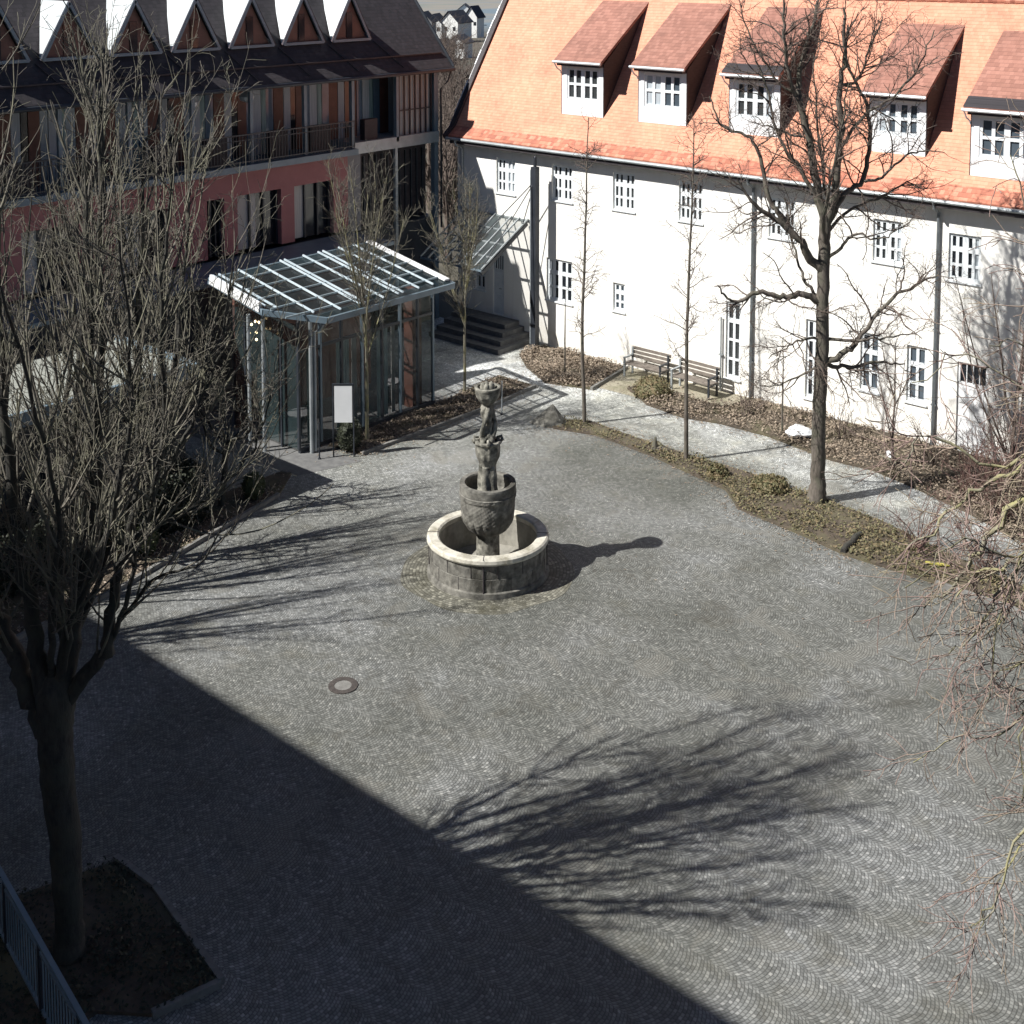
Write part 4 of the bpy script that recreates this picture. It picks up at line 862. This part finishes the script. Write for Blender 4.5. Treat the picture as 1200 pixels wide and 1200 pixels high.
# nearest tree, lower left: thick forked trunk and long upright shoots
cfgA = [dict(n=4.7, ang=30, len=2.25, gnarl=.06, up=.17, start=.12, r=.02, step=.25),
        dict(n=2.6, ang=30, len=1.0, gnarl=.1, up=.07, start=.12, r=.0075, step=.18),
        dict(n=5.2, ang=45, len=.34, gnarl=.2, up=.0, start=.1, r=.0035, step=.1)]
limA = [([(-.19, 3.3), (-.47, 3.9), (-.69, 4.4), (-.91, 4.9), (-1.12, 5.6), (-1.3, 7.5), (-1.35, 10), (-1.3, 11.8)], .5, .17, .02),
        ([(-.18, 3.5), (-.24, 4.27), (-.29, 5.01), (-.4, 5.86), (-.48, 6.95), (-.51, 8.85), (-.51, 11.17), (-.4, 12.6)], -.4, .14, .02),
        ([(-.03, 3.5), (.11, 4.27), (.21, 5.01), (.41, 5.86), (.54, 6.95), (.62, 8.85), (.71, 11.17), (.73, 12.6)], .3, .16, .02),
        ([(.02, 3.7), (.37, 4.15), (.71, 4.62), (.8, 5.25), (1.0, 5.86), (1.27, 6.34), (1.49, 6.95), (1.69, 8.3)], -.3, .12, .02),
        ([(.71, 4.62), (.85, 4.83), (1.18, 5.98), (1.0, 6.2), (.8, 6.9)], -.5, .045, .015),
        ([(.11, 4.27), (-.05, 5.25), (.03, 6.47), (.16, 8.26), (.29, 11.17), (.3, 12.4)], 1.2, .09, .015),
        ([(1.0, 5.86), (1.14, 6.95), (1.13, 8.85), (1.25, 11.17), (1.5, 12.3)], .6, .055, .012),
        ([(1.27, 6.34), (1.57, 7.66), (1.63, 9.43), (1.82, 11.17), (2.0, 11.9)], -.6, .045, .01),
        ([(1.49, 6.95), (1.98, 7.9), (2.3, 8.85), (2.5, 10.2)], .4, .035, .01),
        ([(-.1, 3.9), (.2, 5.0), (-.2, 6.5), (-.25, 8.5), (-.1, 12.2)], 2.2, .08, .012),
        ([(0, 3.9), (.3, 5.2), (.9, 6.8), (1.0, 9), (1.1, 11.6)], -1.6, .07, .012), ([(0, 4), (.5, 5.4), (1.3, 7.2), (1.7, 9.2), (1.8, 10.8)], -2.6, .055, .012), ([(-.1, 4), (.2, 5.4), (.6, 7.2), (.5, 9.4), (.4, 11)], -3.0, .055, .012),
        ([(1.0, 5.86), (1.5, 6.3), (2.1, 6.6), (2.7, 7.3), (3.0, 8.2)], .2, .035, .01), ([(.85, 4.9), (1.4, 5.6), (2.0, 5.9), (2.5, 6.6)], -.5, .03, .009), ([(0, 4), (.5, 5.5), (1.2, 7.4), (1.4, 9.4), (1.4, 11.6)], 2.4, .05, .012)]
guided('forked_tree', 'dark bare tree with thick forked trunk and upright shoots, nearest in the left corner', (-15.81, 8.57, 0),
       [(.03, 0), (.03, .5), (.02, 1.0), (.02, 1.53), (-.04, 2.41), (-.08, 3.1), (-.06, 3.7), (-.05, 4.25)], limA, (.18, .27), cfgA, ('olive', 'shoot'), 3)
# upright many-stemmed trees in the left bed
def upright(name, label, base, n, h, spread, seed, cfg, mats, r=.06, trunk_h=.5, tr=.12, group=None, fan=.25):
    rng = np.random.default_rng(seed); t = thing(name, label, 'tree', base, group); T = Branches(); C = Branches(); b0 = np.array(base)
    P, rr = walk(b0, (rng.normal(0, .02), rng.normal(0, .02), 1), trunk_h, tr, tr*.8, 6, .02, .1, rng); rr[0] *= 1.3; T.add(P, rr); top = P[-1]
    lead, lr_ = walk(top, (0, 0, 1), (h-trunk_h)*.97, tr*.75, .012, 16, .03, .06, rng); T.add(lead, lr_); ramify(C, lead, lr_, cfg, 0, rng)
    for k in range(n):
        a = 2*PI*k/n+rng.normal(0, .3); q = rng.random(); s = spread*(.5+.6*rng.random())
        st = P[-1] if q < .4 else lead[int(q*8)]
        L = (h-st[2]+b0[2])*(.72+.28*rng.random()); d = np.array([math.cos(a)*fan, math.sin(a)*fan, 1.])
        Q, qr = walk(st, d, L, r*(.7+.5*rng.random()), .009, 14, .035, .045, rng); T.add(Q, qr); ramify(C, Q, qr, cfg, 0, rng)
    T.mesh('trunk', mats[0], t); C.mesh('crown', mats[1], t, .0045); return t
cfgU = [dict(n=3.0, ang=27, len=1.5, gnarl=.07, up=.13, start=.06, r=.013, step=.2), dict(n=3.0, ang=32, len=.6, gnarl=.12, up=.06, start=.1, r=.0065, step=.13)]
lg = 'upright bare trees in the left bed'
for base, h, n, seed, lb_ in (((-25.3, 9.4, 0), 12.5, 10, 11, 'olive-stemmed upright tree at the far left edge'), ((-25.6, 12.3, 0), 11, 9, 12, 'olive-stemmed upright tree second from the left edge'),
                              ((-26.0, 14.8, 0), 8.8, 8, 13, 'upright bare tree before the gravel annex roof'), ((-26.6, 17.3, 0), 6.8, 8, 14, 'shorter upright bare tree left of the glass pavilion')):
    upright('upright_tree', lb_, base, n, h, 1, seed, cfgU, ('olive', 'shoot'), .05, 1.1, .12, lg, .2)
cfgG = [dict(n=6, ang=60, len=.9, gnarl=.3, up=.0, start=.2, r=.015, step=.1), dict(n=6, ang=55, len=.4, gnarl=.35, up=-.02, start=.1, r=.007, step=.07)]
rng = np.random.default_rng(21)
for i, (bs, lims, lb_) in enumerate(((( -25.3, 15.4, 0), 7, 'gnarled low tree with twisting twigs over the kerb'), ((-26.4, 18.9, 0), 6, 'gnarled low tree left of the pavilion columns'))):
    t = thing('gnarled_tree', lb_, 'tree', bs, 'gnarled low trees in the left bed'); T = Branches(); C = Branches()
    P, r = walk(bs, (0, 0, 1), 1.6, .09, .07, 7, .08, .1, rng); T.add(P, r)
    for k in range(lims):
        a = 2*PI*k/lims; Q, q = walk(P[-1-k % 3], (math.cos(a), math.sin(a), .9), 2.4+rng.random()*1.4, .045, .012, 16, .2, .06, rng); T.add(Q, q); ramify(C, Q, q, cfgG, 0, rng)
    T.mesh('trunk', 'olive', t); C.mesh('crown', 'shoot', t, .005)
# two clipped-up trees before the pavilion
cfgP = [dict(n=8, ang=38, len=1.15, gnarl=.1, up=.06, start=.05, r=.012, step=.15), dict(n=5.5, ang=40, len=.42, gnarl=.16, up=.02, start=.1, r=.006, step=.1)]
upright('pavilion_tree', 'bare fan-crowned young tree on a slim trunk before the pavilion middle', (-26.95, 24.4, 0), 8, 8.3, 1, 31, cfgP, ('lichen', 'shoot'), .026, 2.4, .055, 'young trees before the pavilion', .26)
upright('pavilion_tree', 'bare fan-crowned young tree at the far end of the pavilion', (-27.6, 29.2, 0), 8, 7.0, 1, 32, cfgP, ('lichen', 'shoot'), .024, 2.2, .05, 'young trees before the pavilion', .28)
# slender trees of the row
cfgS = [dict(n=7.5, ang=55, len=1.0, gnarl=.2, up=.04, start=.28, r=.013, step=.12), dict(n=10, ang=55, len=.35, gnarl=.3, up=0, start=.2, r=.007, step=.08)]
for base, h, seed, lb_, k in (((-23.03, 29.62, 0), 9.3, 41, 'slender bare tree with one straight stem nearest the benches', 1.), ((-19.18, 29.3, 0), 9.4, 42, 'slender bare tree left of the big tree, in front of second bench', 1.25)):
    rng = np.random.default_rng(seed); t = thing('slender_tree', lb_, 'tree', base, 'slender trees of the row'); T = Branches(); C = Branches()
    P, r = walk(base, (.0, .0, 1), h, .066, .014, 24, .02, .05, rng); T.add(P, r); c2 = [dict(cfgS[0], n=cfgS[0]['n']*k*1.3, len=.95*k), cfgS[1]]; ramify(C, P, r, c2, 0, rng); 
    T.mesh('trunk', 'bark', t); C.mesh('crown', 'twig', t, .006)
for base, h, seed, lb_, mt in (((-26.35, 32.8, 0), 2.9, 51, 'thin staked sapling in the corner bed', 'twig'), ((-18.14, 32.8, 0), 2.9, 52, 'young sapling with reddish twigs left of the big trunk', 'redtwig')):
    rng = np.random.default_rng(seed); t = thing('sapling', lb_, 'tree', base, 'saplings in the wall beds'); T = Branches(); C = Branches()
    P, r = walk(base, (0, 0, 1), h, .035, .012, 10, .015, .05, rng); T.add(P, r)
    ramify(C, P, r, [dict(n=4 if mt == 'redtwig' else 1.4, ang=55, len=.9, gnarl=.15, up=.04, start=.5, r=.012, step=.1), dict(n=6, ang=50, len=.3, gnarl=.3, up=0, start=.1, r=.006, step=.08)], 0, rng)
    T.mesh('trunk', 'bark', t); C.mesh('crown', mt, t, .006)
# the big tree
cfgB = [dict(n=5.0, ang=50, len=1.75, gnarl=.17, up=.03, start=.18, r=.022, step=.12), dict(n=7, ang=50, len=.7, gnarl=.24, up=.01, start=.1, r=.0095, step=.09), dict(n=8, ang=50, len=.22, gnarl=.3, up=0, start=.1, r=.006, step=.07)]
limB = [([(.05, 7.2), (-.12, 7.92), (-.32, 9.07), (-.6, 10.22), (-.62, 11.17), (-.36, 12.09), (-.1, 13.15)], .3, .13, .03),
        ([(-.6, 10.22), (-.93, 10.91), (-1.09, 11.66), (-1.17, 12.51), (-1.25, 13.36)], -.4, .06, .02),
        ([(.05, 7.2), (.3, 8.27), (.34, 9.72), (.29, 10.8), (.38, 11.66), (.31, 12.73)], -.3, .12, .03),
        ([(.11, 7.3), (.53, 8.03), (1.01, 8.36), (1.18, 9.36), (1.05, 10.44), (.6, 11.38), (.64, 12.3)], .5, .085, .022),
        ([(0, 6.1), (-.41, 6.52), (-.68, 6.96), (-1.41, 7.55), (-1.91, 7.92), (-2.29, 8.53)], -.5, .13, .02),
        ([(-.68, 6.96), (-1.15, 7.55), (-1.35, 7.92), (-1.58, 8.92), (-1.94, 9.51), (-2.52, 9.72), (-2.85, 10.48)], .5, .08, .018),
        ([(.04, 5.25), (-.5, 5.46), (-1.0, 5.43), (-1.68, 5.59), (-2.11, 5.37), (-2.46, 5.46), (-2.72, 5.79)], -.4, .1, .018),
        ([(-.01, 3.6), (.62, 3.97), (.92, 4.28), (1.57, 5.23), (2.35, 5.79), (2.85, 6.05)], -.3, .09, .018),
        ([(-.01, 3.65), (.61, 3.52), (1.61, 3.59), (2.29, 3.52)], .4, .07, .018), ([(.02, 4.3), (.91, 4.35), (1.32, 4.52), (2.12, 4.72)], -.9, .05, .014),
        ([(0, 4.35), (-.48, 4.32), (-.89, 4.21), (-1.43, 3.94)], -.5, .04, .012), ([(-.01, 3.6), (-.42, 3.32), (-1.0, 2.98), (-1.55, 2.92)], .5, .035, .01),
        ([(.04, 6.3), (.45, 6.78), (.76, 7.11), (1.26, 7.04), (1.62, 7.28)], -.8, .05, .014), ([(1.01, 8.36), (1.48, 8.46), (2.01, 8.96), (2.54, 9.12), (3.08, 9.07)], .2, .045, .012),
        ([(-.58, 9.51), (-1.01, 9.62), (-1.34, 9.72), (-1.66, 9.94)], .6, .035, .012), ([(.29, 10.8), (.78, 10.91), (1.13, 11.66), (1.49, 12.51)], .4, .05, .014),
        ([(0, 5.3), (-.4, 5.79), (-.63, 6.67), (-.81, 7.77)], .9, .05, .015), ([(-.12, 7.92), (-.7, 8.8), (-1.2, 9.6), (-1.5, 10.8), (-1.9, 11.8)], .2, .06, .015), ([(.34, 9.2), (.9, 10.0), (1.6, 10.5), (2.2, 11.2), (2.6, 12.2)], -.2, .05, .014), ([(-.6, 10.4), (-1.3, 11.0), (-1.9, 12.0), (-2.2, 13.0)], .2, .04, .012), ([(.05, 7.0), (.7, 7.6), (1.6, 7.9), (2.3, 8.2), (2.9, 8.0)], .9, .05, .014), ([(.03, 6.8), (.2, 7.6), (.1, 9), (.0, 11.5)], 1.4, .07, .015), ([(.03, 6.6), (-.1, 7.6), (.0, 9), (.2, 11)], -1.4, .07, .015)]
guided('big_tree', 'largest bare tree with thick straight trunk and wide gnarled crown before the cream wall', (-15.11, 29.23, 0),
       [(-.02, 0), (0, .6), (.0, 1.4), (.01, 2.67), (.03, 4), (.03, 5.12), (.04, 6.45), (.05, 7.35)], limB, (.2, .15), cfgB, ('bark', 'twig'), 5)
# near tree at the right edge: lichened branches reach into the view
cfgF = [dict(n=11, ang=48, len=.75, gnarl=.16, up=-.05, start=.1, r=.008, step=.08), dict(n=7.0, ang=42, len=.34, gnarl=.2, up=-.04, start=.1, r=.0045, step=.06)]
limF = [([(0, 8.6), (-.5, 9.6), (-.99, 9.84), (-1.56, 9.42), (-1.79, 9.1), (-1.99, 8.81), (-2.16, 8.76)], .0, .04, .008), ([(-.3, 9.0), (-.8, 9.3), (-1.18, 9.28), (-1.45, 9.17), (-1.79, 9.1), (-1.96, 8.92)], -.2, .03, .007),
        ([(0, 9), (-.5, 9.9), (-1.0, 9.99), (-1.4, 9.84), (-1.74, 9.65), (-2.0, 9.31), (-2.24, 9.12)], .2, .03, .007), ([(0, 8), (-.5, 9.1), (-.97, 9.21), (-1.37, 8.99), (-1.63, 8.56), (-1.9, 8.27)], .1, .028, .006),
        ([(0, 9.4), (-.5, 10.3), (-1.0, 10.13), (-1.54, 9.84), (-2.06, 10.06), (-2.26, 9.81), (-2.46, 9.88)], .4, .024, .005), ([(0, 6), (-.5, 7.4), (-.97, 7.39), (-1.3, 6.88), (-1.56, 6.17), (-1.73, 6.02)], -.1, .022, .005),
        ([(0, 7), (-.5, 8.2), (-1.0, 8.27), (-1.38, 8.13), (-1.61, 7.69)], .2, .02, .005), ([(0, 8.5), (-.4, 9.2), (-1.0, 8.9), (-1.5, 8.3), (-1.8, 7.6)], .5, .016, .005), ([(0, 9.2), (-.6, 10.0), (-1.2, 9.6), (-1.6, 8.9), (-1.75, 8.2)], -.4, .016, .005),
        ([(0, 9.3), (-.6, 10.5), (-1.0, 11.0), (-1.3, 11.8), (-1.45, 12.4)], .3, .02, .005), ([(0, 9.3), (-.6, 10.2), (-1.1, 10.6), (-1.5, 11.0), (-1.8, 11.0)], -.3, .018, .005), ([(0, 9.3), (-.5, 10.8), (-.9, 11.8), (-1.1, 12.8)], .9, .018, .005), ([(0, 9.2), (-.7, 10.2), (-1.2, 10.4), (-1.7, 10.7), (-2.1, 10.4)], .6, .018, .005),
        ([(0, 9), (-.9, 9.7), (-1.5, 9.3), (-2.0, 9.5), (-2.5, 9.2)], -.6, .018, .005), ([(0, 6.5), (-.9, 7.9), (-1.3, 7.5), (-1.7, 7.3), (-2.0, 7.0)], .6, .016, .005), ([(0, 5.5), (-.8, 7.0), (-1.15, 6.6), (-1.4, 6.1), (-1.55, 5.5)], .3, .016, .005), ([(0, 7.5), (-.8, 8.8), (-1.2, 8.5), (-1.45, 8.0), (-1.5, 7.4)], -.5, .016, .005),
        ([(0, 5), (.4, 7), (.8, 9), (.9, 11)], .3, .06, .02), ([(0, 6), (.2, 8), (.1, 10), (.3, 12.5)], -.3, .07, .02)]
guided('lichened_tree', 'near bare tree whose yellow lichened drooping branches enter at the right edge', (-2.45, 11.15, 0),
       [(0, 0), (.05, 2), (0, 4), (.02, 6), (0, 8), (0, 9.4)], limF, (.17, .06), cfgF, ('lichen', 'paletwig'), 6)
cfgW = [dict(n=3.6, ang=45, len=1.1, gnarl=.18, up=.03, start=.1, r=.01, step=.12), dict(n=5, ang=45, len=.45, gnarl=.25, up=0, start=.1, r=.007, step=.08)]
upright('wall_tree', 'spreading reddish-brown bare tree by the wall at the right edge, right of the white door', (-11.4, 32.6, 0), 8, 6.6, 1, 91, cfgW, ('twig', 'paletwig'), .035, .9, .07, None, .42)
upright('wall_tree', 'grey-brown bare tree before the wall under the right downpipe', (-14.5, 32.4, 0), 4, 3.6, 1, 92, cfgW, ('twig', 'twig'), .025, .8, .045, None, .4)
# bare shrubs in the wall bed and on the right
cfgR = [dict(n=3.8, ang=36, len=.7, gnarl=.16, up=.02, start=.15, r=.009, step=.1), dict(n=6, ang=40, len=.3, gnarl=.25, up=0, start=.1, r=.005, step=.08)]
def shrub(label, base, n, h, seed, mats, spread=.5):
    rng = np.random.default_rng(seed); t = thing('bare_shrub', label, 'shrub', base, 'bare shrubs in the wall bed'); T = Branches(); C = Branches()
    for k in range(n):
        a = rng.random()*2*PI; Q, q = walk(np.array(base)+rng.normal(0, .07, 3)*[1, 1, 0], (math.cos(a)*spread, math.sin(a)*spread, 1), h*(.6+.5*rng.random()), .018, .006, 10, .09, -.01, rng); T.add(Q, q); ramify(C, Q, q, cfgR, 0, rng)
    T.mesh('stems', mats[0], t, .006); C.mesh('twigs', mats[1], t, .005)
for i, (x, y, n, h, mt, lb_) in enumerate(((-12.3, 31.9, 12, 2.2, 'redtwig', 'reddish bare shrub in front of the white door'), (-11.0, 31.2, 14, 2.6, 'redtwig', 'tall reddish bare shrub right of the white door'),
        (-9.9, 30.6, 14, 2.8, 'twig', 'grey-brown bare shrub at the right edge of the wall bed'), (-13.9, 33.4, 9, 1.5, 'twig', 'low twiggy shrub under the right window of the wall'),
        (-16.6, 33.6, 8, 1.1, 'twig', 'low twiggy shrub under the narrow window right of the big trunk'), (-12.0, 28.2, 10, 1.5, 'redtwig', 'reddish bare shrub at the right of the row bed'),
        (-10.3, 28.0, 12, 1.9, 'redtwig', 'larger reddish shrub at the right edge of the row bed'), (-19.6, 33.4, 8, .9, 'twig', 'low twiggy shrub beside the long downpipe'), (-10.2, 33.4, 14, 3.6, 'redtwig', 'tall reddish shrub against the wall at the right edge'), (-11.6, 33.6, 12, 3.2, 'twig', 'tall grey shrub against the wall just right of the door'))):
    shrub(lb_, (x, y, .03), n, h, 60+i, (mt, mt))
for x, y, rx_, h, lb_ in ((-22.9, 33.0, .62, .5, 'low grey-green cushion shrub before the second bench'), (-16.4, 29.1, .5, .28, 'low green cushion plant left of the big trunk foot'), (-17.9, 28.9, .3, .25, 'small dark green plant in the row bed')):
    t = thing('cushion_shrub', lb_, 'shrub', (x, y, 0)); leafball(x, y, h*.3, rx_, h, 2600, .035, 'foliage', 'groundcover', t); shrub_core(x, y, h*.3, rx_, h, 'groundcover', t)

# ============================================================ BACKGROUND
def far(u, v, D):                                          # a spot on the falling slope seen between the two roofs
    a = (u-600)/1500; b_ = (v+50)/1500; q = R(41.2); x, y = a*D, D
    return x*math.cos(q)-y*math.sin(q), x*math.sin(q)+y*math.cos(q), 14-b_*D
M['farwhite'] = noisy('far_white_render', (.68, .68, .66), (.78, .78, .75), .3, .9); M['farroof'] = noisy('far_slate_roof', (.02, .025, .04), (.04, .045, .065), .4, .9)
for k, (u, v, D, w, h, mt, lb_) in enumerate(((534, 38, 330, 5.2, 5.6, 'farwhite', 'white gabled house with dark roof between the two roofs'), (511, 38, 330, 4.5, 4.8, 'farwhite', 'dark roofed house left of the white gable in the distance'),
        (556, 32, 360, 3.6, 6.0, 'farwhite', 'narrow white house beside the orange roof edge in the distance'), (499, 36, 310, 4, 4.6, 'greywall', 'grey distant house at the dark roof edge'), (539, 58, 250, 3.4, 2.8, 'farwhite', 'low distant house with blue-grey roof below the white gable'), (545, 17, 470, 4.5, 4.0, 'farwhite', 'small pale house highest on the far slope'), (519, 62, 240, 3.2, 2.6, 'greywall', 'small grey distant shed among the treetops'))):
    x, y, z = far(u, v, D); t = thing('distant_house', lb_, 'house', (x, y, z), 'distant houses')
    ca, sa_ = math.cos(R(18+k*13 % 22)), math.sin(R(18+k*13 % 22))
    def T3(a, b_, c): return (x+a*ca-b_*sa_, y+a*sa_+b_*ca, z+c)
    q = MB(); hw = w/2; dp = w*.8
    q.add([T3(-hw, -dp, -4), T3(hw, -dp, -4), T3(hw, dp, -4), T3(-hw, dp, -4), T3(-hw, -dp, h*.5), T3(hw, -dp, h*.5), T3(hw, dp, h*.5), T3(-hw, dp, h*.5), T3(0, -dp, h*.95), T3(0, dp, h*.95)],
          [(0, 1, 5, 8, 4), (1, 2, 6, 5), (2, 3, 7, 9, 6), (3, 0, 4, 7)]); obj('wall', q, mt, t)
    q = MB(); e = .4
    q.slab([T3(-hw-e, -dp-e, h*.45), T3(0, -dp-e, h), T3(0, dp+e, h), T3(-hw-e, dp+e, h*.45)], (0, 0, .2)); q.slab([T3(hw+e, -dp-e, h*.45), T3(hw+e, dp+e, h*.45), T3(0, dp+e, h), T3(0, -dp-e, h)], (0, 0, .2)); obj('roof', q, 'farroof', t)
    q = MB()
    for wx in (-.45, .45): p0 = T3(wx*hw, -dp-.03, h*.12); p1 = T3(wx*hw+.8, -dp-.03, h*.12); q.quad(p0, p1, (p1[0], p1[1], p1[2]+1), (p0[0], p0[1], p0[2]+1))
    obj('windows', q, 'pane', t)
cfgD = [dict(n=2.2, ang=38, len=2.6, gnarl=.1, up=.04, start=.15, r=.05, step=.5), dict(n=3.2, ang=40, len=1.1, gnarl=.15, up=.02, start=.1, r=.025, step=.3)]
for i, (u, D, h) in enumerate(((503, 62, 9.5), (513, 72, 10), (524, 58, 8), (531, 80, 10), (540, 95, 9), (520, 100, 10), (506, 88, 10.5), (528, 68, 8.5))):
    x, y, z = far(u, 0, D); z = -.5 if D < 85 else -1
    upright('distant_tree', ('grey-brown bare tree just behind the dark roof corner', 'second grey-brown bare tree in the gap between the roofs', 'low bare tree right behind the white building gable', 'taller bare tree in the middle of the gap', 'bare tree under the white distant gable',
            'bare tree farthest back in the gap', 'bare tree half hidden by the dark roof verge', 'bare tree beside the orange roof verge low in the gap')[i], (x, y, z), 7, h, 1, 80+i, cfgD, ('twig', 'twig'), .09, 1.2, .2, 'bare trees behind the buildings', .3)

# building that carries the camera; its eave throws the long shadow over the square
cb = thing('shading_building', 'tall block behind the viewer that shades the near square', 'building', (-12, -6, 0))
mb = MB(); mb.box(-60, 25, -12, -.7, 0, 16.6); obj('wall', mb, 'plaster', cb)
mb = MB(); mb.slab([(-60.3, -.4, 17.0), (25.3, -.4, 17.0), (25.3, -6.3, 21.0), (-60.3, -6.3, 21.0)], (0, 0, -.2)); mb.slab([(-60.3, -12.3, 17.0), (-60.3, -6.3, 21.0), (25.3, -6.3, 21.0), (25.3, -12.3, 17.0)], (0, 0, -.2)); obj('roof', mb, 'darktile', cb)
for k in range(24):
    for z_ in (1.2, 5, 8.8, 12.6):
        pass
g = MB()
for k in range(22):
    for z_ in (1.2, 5, 8.8): g.box(-58+k*3.7, -56.7+k*3.7, -.7, -.66, z_, z_+1.7)
o = obj('windows', g, 'pane', cb); o['kind'] = 'stuff'

# ============================================================ LIGHT, SKY, CAMERA
EL = 46.3; saz = math.atan2(-.483, -.875)
w = bpy.data.worlds.new('World'); sc.world = w; w.use_nodes = True; nt = w.node_tree
sky = nt.nodes.new('ShaderNodeTexSky'); sky.sky_type = 'NISHITA'; sky.sun_disc = False; sky.sun_elevation = R(EL); sky.sun_rotation = saz % (2*PI)
sky.altitude = 2500; sky.air_density = .8; sky.dust_density = .1; sky.ozone_density = 1.2
nt.links.new(sky.outputs[0], nt.nodes['Background'].inputs[0]); nt.nodes['Background'].inputs[1].default_value = .05
sl = bpy.data.lights.new('sun', 'SUN'); sl.energy = 5.0; sl.angle = R(.53); sl.color = (1, .975, .935)
so = bpy.data.objects.new('sun', sl); COL.objects.link(so)
dv = Vector((-.483*math.cos(R(EL)), -.875*math.cos(R(EL)), math.sin(R(EL)))); so.rotation_euler = dv.to_track_quat('Z', 'Y').to_euler(); so.location = (-30, -40, 50)
cam = bpy.data.cameras.new('camera'); cam.sensor_width = 36; cam.sensor_fit = 'HORIZONTAL'; cam.lens = 1500/1200*36
yp = -50+1500*math.tan(R(5)); cam.shift_y = (yp-600)/1200; cam.clip_end = 9000; cam.clip_start = .1
co = bpy.data.objects.new('camera', cam); COL.objects.link(co); co.location = (0, 0, 14); co.rotation_euler = (R(90-5), 0, R(41.2)); sc.camera = co
sc.view_settings.view_transform = 'Standard'; sc.view_settings.look = 'None'; sc.view_settings.exposure = .68; sc.view_settings.gamma = 1
sc.cycles.max_bounces = 6; sc.cycles.transparent_max_bounces = 12; sc.cycles.use_denoising = True
